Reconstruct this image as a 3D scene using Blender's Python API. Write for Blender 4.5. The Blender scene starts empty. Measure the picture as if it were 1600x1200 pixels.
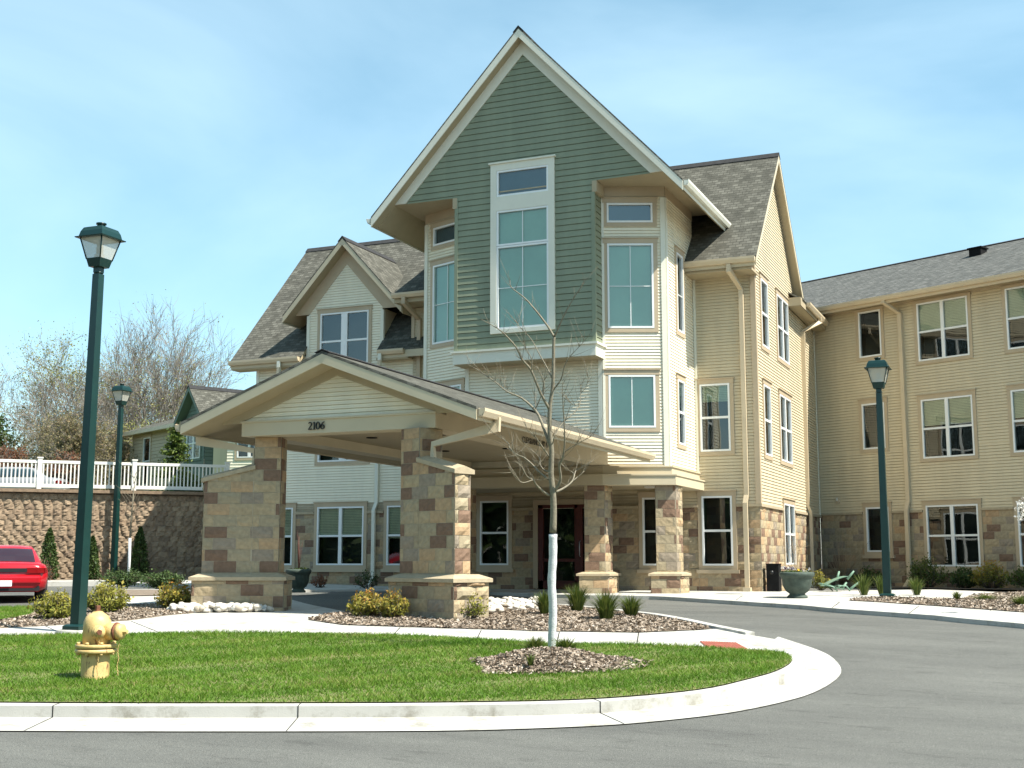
import bpy, bmesh, math, random
import numpy as np
from mathutils import Vector, Matrix
R = math.radians
C = bpy.context.scene.collection
S = bpy.context.scene

# ------------------------------------------------------------------ camera
F_PX, PITCH, YAW, EYE = 1947.2, R(8.153), R(23.273), 1.6     # focal length in px of a 1600 px wide frame
cam = bpy.data.cameras.new('camera'); cam.sensor_width = 36.0; cam.lens = F_PX / 1600 * 36
cam.clip_start = 0.1; cam.clip_end = 3000
camo = bpy.data.objects.new('camera', cam); C.objects.link(camo)
camo.location = (0, 0, EYE); camo.rotation_euler = (R(90) + PITCH, 0, YAW)
S.camera = camo
S.render.resolution_x, S.render.resolution_y = 1024, 768

# ------------------------------------------------------------------ sky, sun, exposure
SUN_AZ, SUN_EL = R(-5.5), R(54.0)          # azimuth measured from +X (the facade's right) towards +Y
sv = Vector((math.cos(SUN_AZ) * math.cos(SUN_EL), math.sin(SUN_AZ) * math.cos(SUN_EL), math.sin(SUN_EL)))
world = bpy.data.worlds.new('World'); S.world = world; world.use_nodes = True
nt = world.node_tree; nt.nodes.clear()
def wn(t, **kw):
    n = nt.nodes.new(t)
    for k, v in kw.items(): setattr(n, k, v)
    return n
sky = wn('ShaderNodeTexSky', sky_type='NISHITA'); sky.sun_disc = False
sky.sun_elevation = SUN_EL; sky.sun_rotation = R(90) - SUN_AZ
sky.altitude = 200; sky.air_density = 1.0; sky.dust_density = 0.6; sky.ozone_density = 1.2
tc = wn('ShaderNodeTexCoord'); mp = wn('ShaderNodeMapping'); mp.inputs['Scale'].default_value = (1.0, 1.0, 3.2)
mp.inputs['Rotation'].default_value = (0.25, 0.1, 0.4)
nz = wn('ShaderNodeTexNoise'); nz.inputs['Scale'].default_value = 1.5; nz.inputs['Detail'].default_value = 8; nz.inputs['Roughness'].default_value = .5
nz.inputs['Distortion'].default_value = .55
rp = wn('ShaderNodeValToRGB'); rp.color_ramp.elements[0].position = .33; rp.color_ramp.elements[1].position = .78
rp.color_ramp.elements[0].color = (.0, .0, .0, 1); rp.color_ramp.elements[1].color = (.48, .48, .48, 1)
mx = wn('ShaderNodeMixRGB'); mx.inputs[2].default_value = (6.0, 7.6, 8.3, 1)
hs = wn('ShaderNodeHueSaturation'); hs.inputs['Saturation'].default_value = 1.12; hs.inputs['Hue'].default_value = .472
bg = wn('ShaderNodeBackground'); bg.inputs['Strength'].default_value = .102
ow = wn('ShaderNodeOutputWorld')
L = nt.links.new
L(tc.outputs['Generated'], mp.inputs[0]); L(mp.outputs[0], nz.inputs['Vector']); L(nz.outputs[0], rp.inputs[0])
L(rp.outputs[0], mx.inputs[0]); L(sky.outputs[0], hs.inputs['Color']); L(hs.outputs[0], mx.inputs[1]); L(mx.outputs[0], bg.inputs[0]); L(bg.outputs[0], ow.inputs[0])
sun = bpy.data.lights.new('sun', 'SUN'); sun.energy = 5.0; sun.angle = R(.53); sun.color = (1.0, .95, .86)
suno = bpy.data.objects.new('sun', sun); C.objects.link(suno)
suno.rotation_euler = sv.to_track_quat('Z', 'Y').to_euler(); suno.location = (20, -10, 40)
S.view_settings.view_transform = 'Standard'; S.view_settings.look = 'None'
S.view_settings.exposure = 1.02; S.view_settings.gamma = 1; S.view_settings.use_curve_mapping = False
S.cycles.max_bounces = 6; S.cycles.transparent_max_bounces = 12

# ------------------------------------------------------------------ survey helpers: a sight line through the photo onto a known real plane
RT = np.array([math.cos(YAW), math.sin(YAW), 0.]); FH = np.array([-math.sin(YAW), math.cos(YAW), 0.]); ZZ = np.array([0, 0, 1.])
FWD = math.cos(PITCH) * FH + math.sin(PITCH) * ZZ; UPV = -math.sin(PITCH) * FH + math.cos(PITCH) * ZZ
EV = np.array([0, 0, EYE])
def ray(x, y): return (x - 800) / F_PX * RT - (y - 600) / F_PX * UPV + FWD
def atD(x, y, D): return EV + ray(x, y) * D
PY = [-60, 0, 6, 10, 13.6, 18.4, 21, 25, 28, 31, 37, 700]
PZ = [-1.66, -1.62, -1.57, -1.46, -1.29, -1.0, -.87, -.80, -.71, -.70, -.52, -.5]
def prof(d, sd):      # ground level below the eye: the court on the left keeps rising, the wing side stays level
    z = np.interp(d, PY, PZ); c = np.clip((sd + 8) / 6, 0, 1); return z * (1 - c) + np.minimum(z, -.70) * c
def gz(x, y): return EYE + float(prof(x * FH[0] + y * FH[1], x * RT[0] + y * RT[1]))
def ong(x, y, h=0.):
    d = ray(x, y); lo, hi = 1., 600.
    for _ in range(45):
        m = (lo + hi) / 2; p = EV + d * m
        if p[2] - gz(p[0], p[1]) - h > 0: lo = m
        else: hi = m
    return EV + d * lo

# ------------------------------------------------------------------ materials
MATS = {}
def new_mat(name):
    m = bpy.data.materials.new(name); m.use_nodes = True; n = m.node_tree.nodes; n.clear()
    o = n.new('ShaderNodeOutputMaterial'); b = n.new('ShaderNodeBsdfPrincipled'); m.node_tree.links.new(b.outputs[0], o.inputs[0])
    MATS[name] = m
    return m, n, m.node_tree.links.new, b
def ramp(n, cols, interp='LINEAR'):
    r = n.new('ShaderNodeValToRGB'); r.color_ramp.interpolation = interp
    while len(r.color_ramp.elements) < len(cols): r.color_ramp.elements.new(.5)
    for e, (p, c) in zip(r.color_ramp.elements, cols): e.position = p; e.color = (*c, 1)
    return r
def noisy(name, c, var=.12, scale=6., rough=.6, bump=0., bscale=None, spec=.4, c2=None, metal=0., stretch=None, coord='pos', detail=5):
    m, n, l, b = new_mat(name)
    if coord == 'pos': g = n.new('ShaderNodeNewGeometry'); src = g.outputs['Position']
    else: g = n.new('ShaderNodeTexCoord'); src = g.outputs['Object']
    if stretch:
        k = n.new('ShaderNodeMapping'); k.inputs['Scale'].default_value = stretch; l(src, k.inputs[0]); src = k.outputs[0]
    t = n.new('ShaderNodeTexNoise'); t.inputs['Scale'].default_value = scale; t.inputs['Detail'].default_value = detail; t.inputs['Roughness'].default_value = .62
    l(src, t.inputs['Vector'])
    lo = tuple(max(0, x * (1 - var)) for x in c) if c2 is None else c2
    hi = tuple(min(1, x * (1 + var)) for x in c) if c2 is None else c
    r = ramp(n, [(.3, lo), (.7, hi)]); l(t.outputs[0], r.inputs[0]); l(r.outputs[0], b.inputs['Base Color'])
    b.inputs['Roughness'].default_value = rough; b.inputs['Specular IOR Level'].default_value = spec; b.inputs['Metallic'].default_value = metal
    if bump:
        t2 = n.new('ShaderNodeTexNoise'); t2.inputs['Scale'].default_value = bscale or scale * 6; t2.inputs['Detail'].default_value = 4; l(src, t2.inputs['Vector'])
        bp = n.new('ShaderNodeBump'); bp.inputs['Strength'].default_value = bump; bp.inputs['Distance'].default_value = .02
        l(t2.outputs[0], bp.inputs['Height']); l(bp.outputs[0], b.inputs['Normal'])
    return m
def tinted(name, cols, rough=.7, spec=.3, trans=0., nscale=18., bump=0., interp='LINEAR', nvar=.25):
    """colour picked per face by the attribute 'tint', with fine noise over it"""
    m, n, l, b = new_mat(name)
    a = n.new('ShaderNodeAttribute'); a.attribute_name = 'tint'
    r = ramp(n, cols, interp); l(a.outputs['Fac'], r.inputs[0])
    g = n.new('ShaderNodeNewGeometry'); t = n.new('ShaderNodeTexNoise'); t.inputs['Scale'].default_value = nscale; t.inputs['Detail'].default_value = 5
    l(g.outputs['Position'], t.inputs['Vector'])
    v = ramp(n, [(.25, (1 - nvar,) * 3), (.75, (1 + nvar * .5,) * 3)]); l(t.outputs[0], v.inputs[0])
    mu = n.new('ShaderNodeMixRGB'); mu.blend_type = 'MULTIPLY'; mu.inputs[0].default_value = 1
    l(r.outputs[0], mu.inputs[1]); l(v.outputs[0], mu.inputs[2]); l(mu.outputs[0], b.inputs['Base Color'])
    b.inputs['Roughness'].default_value = rough; b.inputs['Specular IOR Level'].default_value = spec
    if bump:
        bp = n.new('ShaderNodeBump'); bp.inputs['Strength'].default_value = bump; bp.inputs['Distance'].default_value = .015
        t2 = n.new('ShaderNodeTexNoise'); t2.inputs['Scale'].default_value = nscale * 3; t2.inputs['Detail'].default_value = 6; l(g.outputs['Position'], t2.inputs['Vector'])
        l(t2.outputs[0], bp.inputs['Height']); l(bp.outputs[0], b.inputs['Normal'])
    if trans:
        tr = n.new('ShaderNodeBsdfTranslucent'); ms = n.new('ShaderNodeMixShader'); ms.inputs[0].default_value = trans
        l(mu.outputs[0], tr.inputs[0]); l(b.outputs[0], ms.inputs[1]); l(tr.outputs[0], ms.inputs[2])
        o = [x for x in n if x.type == 'OUTPUT_MATERIAL'][0]; l(ms.outputs[0], o.inputs[0])
    return m
noisy('cream_siding', (.80, .735, .565), .06, 3, .5, stretch=(1, 1, .15))
noisy('tan_siding', (.58, .495, .335), .08, 3, .5, stretch=(1, 1, .15))
noisy('green_siding', (.225, .252, .168), .09, 3, .6, stretch=(1, 1, .15))
noisy('cream_trim', (.70, .68, .56), .04, 2, .5)
noisy('tan_trim', (.45, .36, .24), .06, 2.5, .5)
noisy('beam_tan', (.52, .45, .31), .05, 1.6, .5)
noisy('soffit', (.40, .33, .21), .05, 3, .6)
noisy('white_vinyl', (.78, .79, .76), .03, 4, .35)
noisy('gutter_tan', (.56, .46, .31), .05, 3, .35)
noisy('gutter_white', (.70, .69, .58), .05, 3, .35)
noisy('house_beige', (.48, .41, .29), .06, 2, .6)
noisy('green_house', (.12, .165, .13), .08, 2, .6)
noisy('capstone', (.39, .32, .21), .12, 9, .8, .25, 60)
noisy('dark_metal', (.012, .013, .013), .2, 8, .4)
noisy('interior', (.022, .026, .024), .4, 1.5, .9, c2=(.008, .009, .009))
noisy('blind', (.66, .68, .52), .08, 3, .7)
noisy('shade_cloth', (.50, .66, .53), .07, 1.1, .8)
noisy('transom_blue', (.10, .15, .19), .1, 1.1, .8)
noisy('door_maroon', (.085, .018, .013), .2, 5, .4)
noisy('asphalt', (.105, .105, .098), 0, 1, .9, .5, 160, .25)
noisy('concrete', (.45, .44, .40), .07, 1.6, .9, .18, 90, .2)
noisy('soil', (.19, .15, .11), .3, 4, .95, .5, 40)
noisy('turf', (.11, .16, .032), .3, 1.4, .95, .4, 60, c2=(.19, .17, .075))
noisy('terrace_turf', (.075, .115, .03), .3, .6, .95, .3, 20)
noisy('lamp_green', (.005, .030, .026), .12, 5, .32, spec=.5)
noisy('hydrant_yellow', (.64, .48, .20), .16, 9, .5, .15, 70, c2=(.50, .34, .13), coord='obj')
def hydrant_paint():
    m = MATS['hydrant_yellow']; n = m.node_tree.nodes; l = m.node_tree.links.new; b = [x for x in n if x.type == 'BSDF_PRINCIPLED'][0]; src = b.inputs['Base Color'].links[0].from_socket
    g = n.new('ShaderNodeTexCoord'); k = n.new('ShaderNodeMapping'); k.inputs['Scale'].default_value = (1, 1, .35); l(g.outputs['Object'], k.inputs[0])
    t = n.new('ShaderNodeTexNoise'); t.inputs['Scale'].default_value = 16; t.inputs['Detail'].default_value = 8; t.inputs['Roughness'].default_value = .7; l(k.outputs[0], t.inputs['Vector'])
    r = ramp(n, [(.57, (0, 0, 0)), (.63, (1, 1, 1))]); l(t.outputs[0], r.inputs[0]); mx_ = n.new('ShaderNodeMixRGB'); mx_.inputs[2].default_value = (.20, .10, .05, 1); l(r.outputs[0], mx_.inputs[0]); l(src, mx_.inputs[1]); l(mx_.outputs[0], b.inputs['Base Color'])
hydrant_paint()
noisy('rust', (.16, .06, .03), .35, 25, .8, coord='obj')
noisy('car_red', (.42, .008, .016), .03, 2, .18, spec=.6, coord='obj')
noisy('car_silver', (.22, .225, .23), .03, 2, .25, spec=.6, coord='obj')
noisy('car_black', (.014, .014, .015), .2, 5, .5, coord='obj')
noisy('tyre', (.02, .02, .02), .2, 20, .85, coord='obj')
noisy('rim', (.35, .35, .36), .1, 8, .35, metal=.8, coord='obj')
noisy('plate_white', (.75, .76, .76), .04, 9, .4, coord='obj')
noisy('tail_red', (.22, .006, .008), .2, 6, .15, coord='obj')
noisy('fence_white', (.74, .72, .65), .03, 4, .45)
noisy('planter_green', (.055, .075, .058), .3, 8, .75, .25, 40, coord='obj')
noisy('chair_green', (.16, .27, .19), .1, 6, .45, coord='obj')
noisy('brick_red', (.38, .13, .09), .2, 6, .85, .3, 40)
noisy('bark_grey', (.14, .12, .095), .3, 14, .9, .4, 60, c2=(.085, .07, .055))
noisy('bark_far', (.27, .235, .195), .3, 6, .9, c2=(.17, .145, .12))
noisy('young_bark', (.25, .225, .155), .25, 30, .75, .2, 80, c2=(.14, .12, .085))
noisy('tree_wrap', (.62, .63, .62), .16, 30, .8, .5, 45, stretch=(1, 1, 2.2))
noisy('conifer_bark', (.09, .065, .045), .3, 10, .9)
noisy('lens_glass', (.62, .60, .52), .12, 6, .2)
noisy('lens_white', (.85, .85, .82), .05, 6, .3)
noisy('vent_black', (.012, .012, .012), .2, 8, .9, spec=.1)
noisy('dead_stem', (.30, .22, .13), .3, 20, .9)
noisy('red_stem', (.12, .05, .035), .3, 20, .8)
tinted('stone', [(0, (.40, .315, .195)), (.26, (.35, .29, .19)), (.50, (.43, .30, .175)), (.66, (.29, .24, .178)), (.80, (.205, .133, .09))], .88, .2, nscale=14, bump=.35, interp='CONSTANT', nvar=.22)
noisy('mortar', (.43, .37, .27), .08, 20, .95)
tinted('wall_rock', [(0, (.24, .172, .115)), (.5, (.32, .24, .16)), (1, (.20, .145, .10))], .9, .2, nscale=9, bump=.5, nvar=.3)
tinted('river_stone', [(0, (.50, .46, .39)), (.6, (.66, .62, .55)), (1, (.40, .34, .26))], .8, .3, nscale=20, nvar=.12)
tinted('mulch', [(0, (.16, .12, .085)), (.5, (.33, .265, .20)), (.85, (.50, .425, .345)), (1, (.64, .57, .49))], .95, .15, nscale=30)
tinted('grass_blade', [(0, (.07, .16, .011)), (.55, (.122, .232, .018)), (.84, (.19, .26, .042)), (1, (.34, .28, .12))], .6, .25, .3, nscale=3, nvar=.2)
tinted('leaf_yellowgreen', [(0, (.09, .12, .018)), (.5, (.25, .26, .045)), (1, (.42, .35, .075))], .55, .3, .3)
tinted('leaf_orange', [(0, (.10, .12, .02)), (.55, (.25, .24, .042)), (.82, (.40, .29, .055)), (1, (.54, .22, .04))], .55, .3, .3)
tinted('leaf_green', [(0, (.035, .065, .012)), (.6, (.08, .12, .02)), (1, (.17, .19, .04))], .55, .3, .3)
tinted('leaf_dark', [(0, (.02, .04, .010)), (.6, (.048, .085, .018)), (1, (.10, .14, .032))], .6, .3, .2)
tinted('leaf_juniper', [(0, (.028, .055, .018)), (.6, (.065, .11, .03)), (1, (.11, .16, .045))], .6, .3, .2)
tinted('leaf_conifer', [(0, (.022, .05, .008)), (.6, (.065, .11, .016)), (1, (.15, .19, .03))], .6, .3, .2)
tinted('leaf_pale', [(0, (.22, .25, .06)), (.6, (.33, .34, .11)), (1, (.42, .38, .17))], .6, .2, .4)
tinted('leaf_brown', [(0, (.19, .175, .085)), (.6, (.27, .235, .12)), (1, (.30, .21, .12))], .6, .2, .4)
tinted('leaf_russet', [(0, (.16, .07, .04)), (.6, (.24, .10, .055)), (1, (.20, .14, .07))], .6, .2, .4)
tinted('flower_mix', [(0, (.75, .73, .70)), (.4, (.75, .50, .05)), (.7, (.06, .02, .08)), (1, (.55, .35, .50))], .6, .2, .2, interp='CONSTANT')
tinted('blossom', [(0, (.80, .78, .74)), (1, (.75, .72, .62))], .6, .2, .3)
def glass(name, tint, refl=.12, through=.6):
    m, n, l, b = new_mat(name)
    o = [x for x in n if x.type == 'OUTPUT_MATERIAL'][0]
    gl = n.new('ShaderNodeBsdfGlossy'); gl.inputs['Roughness'].default_value = .02; gl.inputs['Color'].default_value = (.9, .95, .95, 1)
    tr = n.new('ShaderNodeBsdfTransparent'); tr.inputs['Color'].default_value = (*tint, 1)
    fr = n.new('ShaderNodeFresnel'); fr.inputs['IOR'].default_value = 1.5
    ad = n.new('ShaderNodeMath'); ad.operation = 'ADD'; ad.inputs[1].default_value = refl
    g = n.new('ShaderNodeNewGeometry'); t = n.new('ShaderNodeTexNoise'); t.inputs['Scale'].default_value = 1.1; t.inputs['Detail'].default_value = 1
    bp = n.new('ShaderNodeBump'); bp.inputs['Strength'].default_value = .06; bp.inputs['Distance'].default_value = .1
    l(g.outputs['Position'], t.inputs['Vector']); l(t.outputs[0], bp.inputs['Height']); l(bp.outputs[0], gl.inputs['Normal'])
    ms = n.new('ShaderNodeMixShader'); l(fr.outputs[0], ad.inputs[0]); l(ad.outputs[0], ms.inputs[0]); l(tr.outputs[0], ms.inputs[1]); l(gl.outputs[0], ms.inputs[2]); l(ms.outputs[0], o.inputs[0])
def concrete_stains():
    m = MATS['concrete']; n = m.node_tree.nodes; l = m.node_tree.links.new; b = [x for x in n if x.type == 'BSDF_PRINCIPLED'][0]; src = b.inputs['Base Color'].links[0].from_socket
    g = n.new('ShaderNodeNewGeometry'); t = n.new('ShaderNodeTexNoise'); t.inputs['Scale'].default_value = 2.6; t.inputs['Detail'].default_value = 9; t.inputs['Roughness'].default_value = .75; l(g.outputs['Position'], t.inputs['Vector'])
    r = ramp(n, [(.50, (1, 1, 1)), (.66, (.62, .60, .55))]); l(t.outputs[0], r.inputs[0]); mu = n.new('ShaderNodeMixRGB'); mu.blend_type = 'MULTIPLY'; mu.inputs[0].default_value = 1; l(src, mu.inputs[1]); l(r.outputs[0], mu.inputs[2]); l(mu.outputs[0], b.inputs['Base Color'])
concrete_stains()
glass('window_glass', (.84, .91, .87), .04)
glass('shade_glass', (.75, .88, .84), .08)
def lantern_pane():
    m, n, l, b = new_mat('lantern_pane'); b.inputs['Base Color'].default_value = (.60, .60, .52, 1); b.inputs['Roughness'].default_value = .12; b.inputs['Alpha'].default_value = .55
lantern_pane()
glass('car_glass', (.25, .36, .34), .10)
def shingle_mat(name, c1, c2, c3):
    m, n, l, b = new_mat(name)
    uv = n.new('ShaderNodeUVMap'); uv.uv_map = 'UVMap'
    br = n.new('ShaderNodeTexBrick'); br.offset = .5; br.inputs['Color1'].default_value = (0, 0, 0, 1); br.inputs['Color2'].default_value = (1, 1, 1, 1)
    br.inputs['Mortar'].default_value = (.0, .0, .0, 1); br.inputs['Scale'].default_value = 1; br.inputs['Mortar Size'].default_value = .008
    br.inputs['Brick Width'].default_value = .17; br.inputs['Row Height'].default_value = .115; br.inputs['Bias'].default_value = 0.0
    l(uv.outputs[0], br.inputs['Vector'])
    r = ramp(n, [(0, c1), (.5, c2), (1, c3)]); l(br.outputs['Color'], r.inputs[0])
    # course position for the bump below, and a broad random tone in the colour
    sx = n.new('ShaderNodeSeparateXYZ'); l(uv.outputs[0], sx.inputs[0])
    dv = n.new('ShaderNodeMath'); dv.operation = 'DIVIDE'; dv.inputs[1].default_value = .115; l(sx.outputs[1], dv.inputs[0])
    frc = n.new('ShaderNodeMath'); frc.operation = 'FRACT'; l(dv.outputs[0], frc.inputs[0])
    t = n.new('ShaderNodeTexNoise'); t.inputs['Scale'].default_value = 3.5; t.inputs['Detail'].default_value = 3; l(uv.outputs[0], t.inputs['Vector'])
    r2 = ramp(n, [(.3, (.72,) * 3), (.7, (1.12,) * 3)]); l(t.outputs[0], r2.inputs[0])
    mu = n.new('ShaderNodeMixRGB'); mu.blend_type = 'MULTIPLY'; mu.inputs[0].default_value = 1; l(r.outputs[0], mu.inputs[1]); l(r2.outputs[0], mu.inputs[2])
    l(mu.outputs[0], b.inputs['Base Color']); b.inputs['Roughness'].default_value = .95; b.inputs['Specular IOR Level'].default_value = .15
    # thick tabs stand proud of the course below: height from course position times tab thickness
    h = n.new('ShaderNodeMath'); h.operation = 'MULTIPLY_ADD'; h.inputs[1].default_value = -1.0; l(frc.outputs[0], h.inputs[0]); l(br.outputs['Color'], h.inputs[2])
    bp = n.new('ShaderNodeBump'); bp.inputs['Strength'].default_value = 1.0; bp.inputs['Distance'].default_value = .022
    l(h.outputs[0], bp.inputs['Height']); l(bp.outputs[0], b.inputs['Normal'])
shingle_mat('shingle', (.075, .074, .060), (.103, .101, .083), (.143, .140, .116))
shingle_mat('shingle_grey', (.082, .084, .076), (.112, .114, .104), (.145, .145, .132))
noisy('ridge_cap', (.03, .03, .03), .3, 8, .95)
# asphalt: fine aggregate plus broad worn patches
def asphalt():
    m = MATS['asphalt']; n = m.node_tree.nodes; l = m.node_tree.links.new
    b = [x for x in n if x.type == 'BSDF_PRINCIPLED'][0]
    g = n.new('ShaderNodeNewGeometry')
    t1 = n.new('ShaderNodeTexNoise'); t1.inputs['Scale'].default_value = 120; t1.inputs['Detail'].default_value = 2
    t2 = n.new('ShaderNodeTexNoise'); t2.inputs['Scale'].default_value = .55; t2.inputs['Detail'].default_value = 7; t2.inputs['Roughness'].default_value = .65
    mp_ = n.new('ShaderNodeMapping'); mp_.inputs['Rotation'].default_value = (0, 0, .25); mp_.inputs['Scale'].default_value = (.5, 1.6, 1)
    l(g.outputs['Position'], t1.inputs['Vector']); l(g.outputs['Position'], mp_.inputs[0]); l(mp_.outputs[0], t2.inputs['Vector'])
    r1 = ramp(n, [(.3, (.064, .065, .060)), (.5, (.120, .121, .109)), (.72, (.21, .208, .187))]); l(t1.outputs[0], r1.inputs[0])
    r2 = ramp(n, [(.3, (.78, .78, .78)), (.7, (1.18, 1.18, 1.16))]); l(t2.outputs[0], r2.inputs[0])
    mu = n.new('ShaderNodeMixRGB'); mu.blend_type = 'MULTIPLY'; mu.inputs[0].default_value = 1
    l(r1.outputs[0], mu.inputs[1]); l(r2.outputs[0], mu.inputs[2])
    for k in list(b.inputs['Base Color'].links): m.node_tree.links.remove(k)
    # hairline cracks in places, and darker drips
    dn = n.new('ShaderNodeTexNoise'); dn.inputs['Scale'].default_value = 1.3; dn.inputs['Detail'].default_value = 5; l(g.outputs['Position'], dn.inputs['Vector'])
    ad = n.new('ShaderNodeMixRGB'); ad.blend_type = 'ADD'; ad.inputs[0].default_value = .9; l(g.outputs['Position'], ad.inputs[1]); l(dn.outputs['Color'], ad.inputs[2])
    vo = n.new('ShaderNodeTexVoronoi'); vo.feature = 'DISTANCE_TO_EDGE'; vo.inputs['Scale'].default_value = .3; l(ad.outputs[0], vo.inputs['Vector'])
    rc_ = ramp(n, [(.0, (.45, .45, .45)), (.006, (1, 1, 1))]); l(vo.outputs['Distance'], rc_.inputs[0])
    mk = n.new('ShaderNodeTexNoise'); mk.inputs['Scale'].default_value = .25; mk.inputs['Detail'].default_value = 2; l(g.outputs['Position'], mk.inputs['Vector']); rk = ramp(n, [(.56, (0, 0, 0)), (.64, (.7, .7, .7))]); l(mk.outputs[0], rk.inputs[0])
    m1 = n.new('ShaderNodeMixRGB'); m1.blend_type = 'MULTIPLY'; l(rk.outputs[0], m1.inputs[0]); l(mu.outputs[0], m1.inputs[1]); l(rc_.outputs[0], m1.inputs[2])
    sp = n.new('ShaderNodeTexNoise'); sp.inputs['Scale'].default_value = 3.2; sp.inputs['Detail'].default_value = 6; sp.inputs['Roughness'].default_value = .7; l(mp_.outputs[0], sp.inputs['Vector']); rs_ = ramp(n, [(.56, (1, 1, 1)), (.70, (.70, .70, .70))]); l(sp.outputs[0], rs_.inputs[0])
    m2 = n.new('ShaderNodeMixRGB'); m2.blend_type = 'MULTIPLY'; m2.inputs[0].default_value = 1; l(m1.outputs[0], m2.inputs[1]); l(rs_.outputs[0], m2.inputs[2])
    l(m2.outputs[0], b.inputs['Base Color'])
asphalt()

# ------------------------------------------------------------------ mesh builder
V = lambda *a: np.array(a, float)
def unit(v): v = np.asarray(v, float); return v / (np.linalg.norm(v) + 1e-12)
class MB:
    def __init__(s): s.v = []; s.f = []; s.m = []; s.t = []; s.sm = []; s.pc = []; s.k = 0
    def mark(s): s.k += 1
    def add(s, vs, fs, m=0, t=0., smooth=False):
        o = len(s.v); s.v += [tuple(map(float, p)) for p in vs]
        for f in fs: s.f.append([o + i for i in f]); s.m.append(m); s.t.append(t); s.sm.append(smooth); s.pc.append(s.k)
    def quad(s, a, b, c, d, m=0, t=0.): s.add([a, b, c, d], [(0, 1, 2, 3)], m, t)
    def poly(s, ps, m=0, t=0.): s.add(ps, [tuple(range(len(ps)))], m, t)
    def obox(s, c, ax, ay, az, m=0, t=0.):
        c, ax, ay, az = map(np.asarray, (c, ax, ay, az)); vs = [c + i * ax + j * ay + k * az for k in (-1, 1) for j in (-1, 1) for i in (-1, 1)]
        s.add(vs, [(0, 2, 3, 1), (4, 5, 7, 6), (0, 1, 5, 4), (2, 6, 7, 3), (0, 4, 6, 2), (1, 3, 7, 5)], m, t)
    def box(s, x0, x1, y0, y1, z0, z1, m=0, t=0.):
        s.obox(((x0 + x1) / 2, (y0 + y1) / 2, (z0 + z1) / 2), ((x1 - x0) / 2, 0, 0), (0, (y1 - y0) / 2, 0), (0, 0, (z1 - z0) / 2), m, t)
    def prism(s, ps, vec, m=0, t=0.):
        ps = [np.asarray(p, float) for p in ps]; vec = np.asarray(vec, float); n = len(ps)
        s.add(ps + [p + vec for p in ps], [tuple(range(n))[::-1], tuple(range(n, 2 * n))] + [(i, (i + 1) % n, n + (i + 1) % n, n + i) for i in range(n)], m, t)
    def tube(s, pts, rad, n=8, m=0, t=0., caps=True, smooth=True):
        pts = [np.asarray(p, float) for p in pts]; k = len(pts)
        if np.isscalar(rad): rad = [rad] * k
        vs = []; prev = None
        for i in range(k):
            d = unit(pts[min(i + 1, k - 1)] - pts[max(i - 1, 0)])
            if prev is None: a = unit(np.cross(d, (0, 0, 1) if abs(d[2]) < .9 else (1, 0, 0)))
            else: a = unit(prev - d * (prev @ d))
            prev = a; b = np.cross(d, a)
            for j in range(n):
                w = 2 * math.pi * j / n; vs.append(pts[i] + rad[i] * (a * math.cos(w) + b * math.sin(w)))
        fs = [(i * n + j, i * n + (j + 1) % n, (i + 1) * n + (j + 1) % n, (i + 1) * n + j) for i in range(k - 1) for j in range(n)]
        if caps: fs += [tuple(range(n))[::-1], tuple(range((k - 1) * n, k * n))]
        s.add(vs, fs, m, t, smooth)
    def rect_tube(s, pts, w, h, side, m=0):
        """rectangular downspout along pts; side is a fixed sideways vector"""
        side = unit(side); k = len(pts); pts = [np.asarray(p, float) for p in pts]; vs = []
        for i in range(k):
            d0 = unit(pts[min(i + 1, k - 1)] - pts[max(i - 1, 0)]); up = unit(np.cross(d0, side))
            sc = 1.0
            if 0 < i < k - 1:
                c = unit(pts[i] - pts[i - 1]) @ d0; sc = 1 / max(.5, c)
            for a, b in ((-1, -1), (1, -1), (1, 1), (-1, 1)): vs.append(pts[i] + side * a * w / 2 + up * b * h / 2 * sc)
        fs = [(i * 4 + j, i * 4 + (j + 1) % 4, (i + 1) * 4 + (j + 1) % 4, (i + 1) * 4 + j) for i in range(k - 1) for j in range(4)] + [(3, 2, 1, 0), tuple(range((k - 1) * 4, k * 4))]
        s.add(vs, fs, m)
    def lathe(s, prof, c=(0, 0, 0), n=24, m=0, t=0., smooth=True):
        c = np.asarray(c, float); vs = []; k = len(prof)
        for r, z in prof:
            for j in range(n): w = 2 * math.pi * j / n; vs.append(c + V(r * math.cos(w), r * math.sin(w), z))
        fs = [(i * n + j, i * n + (j + 1) % n, (i + 1) * n + (j + 1) % n, (i + 1) * n + j) for i in range(k - 1) for j in range(n)]
        fs += [tuple(range(n))[::-1], tuple(range((k - 1) * n, k * n))]
        s.add(vs, fs, m, t, smooth)
    def build_each(s, name, mats, parent=None, fix=False, uv=False):
        """one object per marked piece"""
        out = []
        for k in sorted(set(s.pc)):
            q = MB(); idx = {}
            for f, m, t, sm, pc in zip(s.f, s.m, s.t, s.sm, s.pc):
                if pc != k: continue
                g = []
                for i in f:
                    if i not in idx: idx[i] = len(q.v); q.v.append(s.v[i])
                    g.append(idx[i])
                q.f.append(g); q.m.append(m); q.t.append(t); q.sm.append(sm); q.pc.append(0)
            ml = [mats] if isinstance(mats, str) else mats; u = sorted(set(q.m)); q.m = [u.index(x) for x in q.m]
            out.append(q.build(name, [ml[x] for x in u], parent, fix, uv))
        return out
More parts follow.
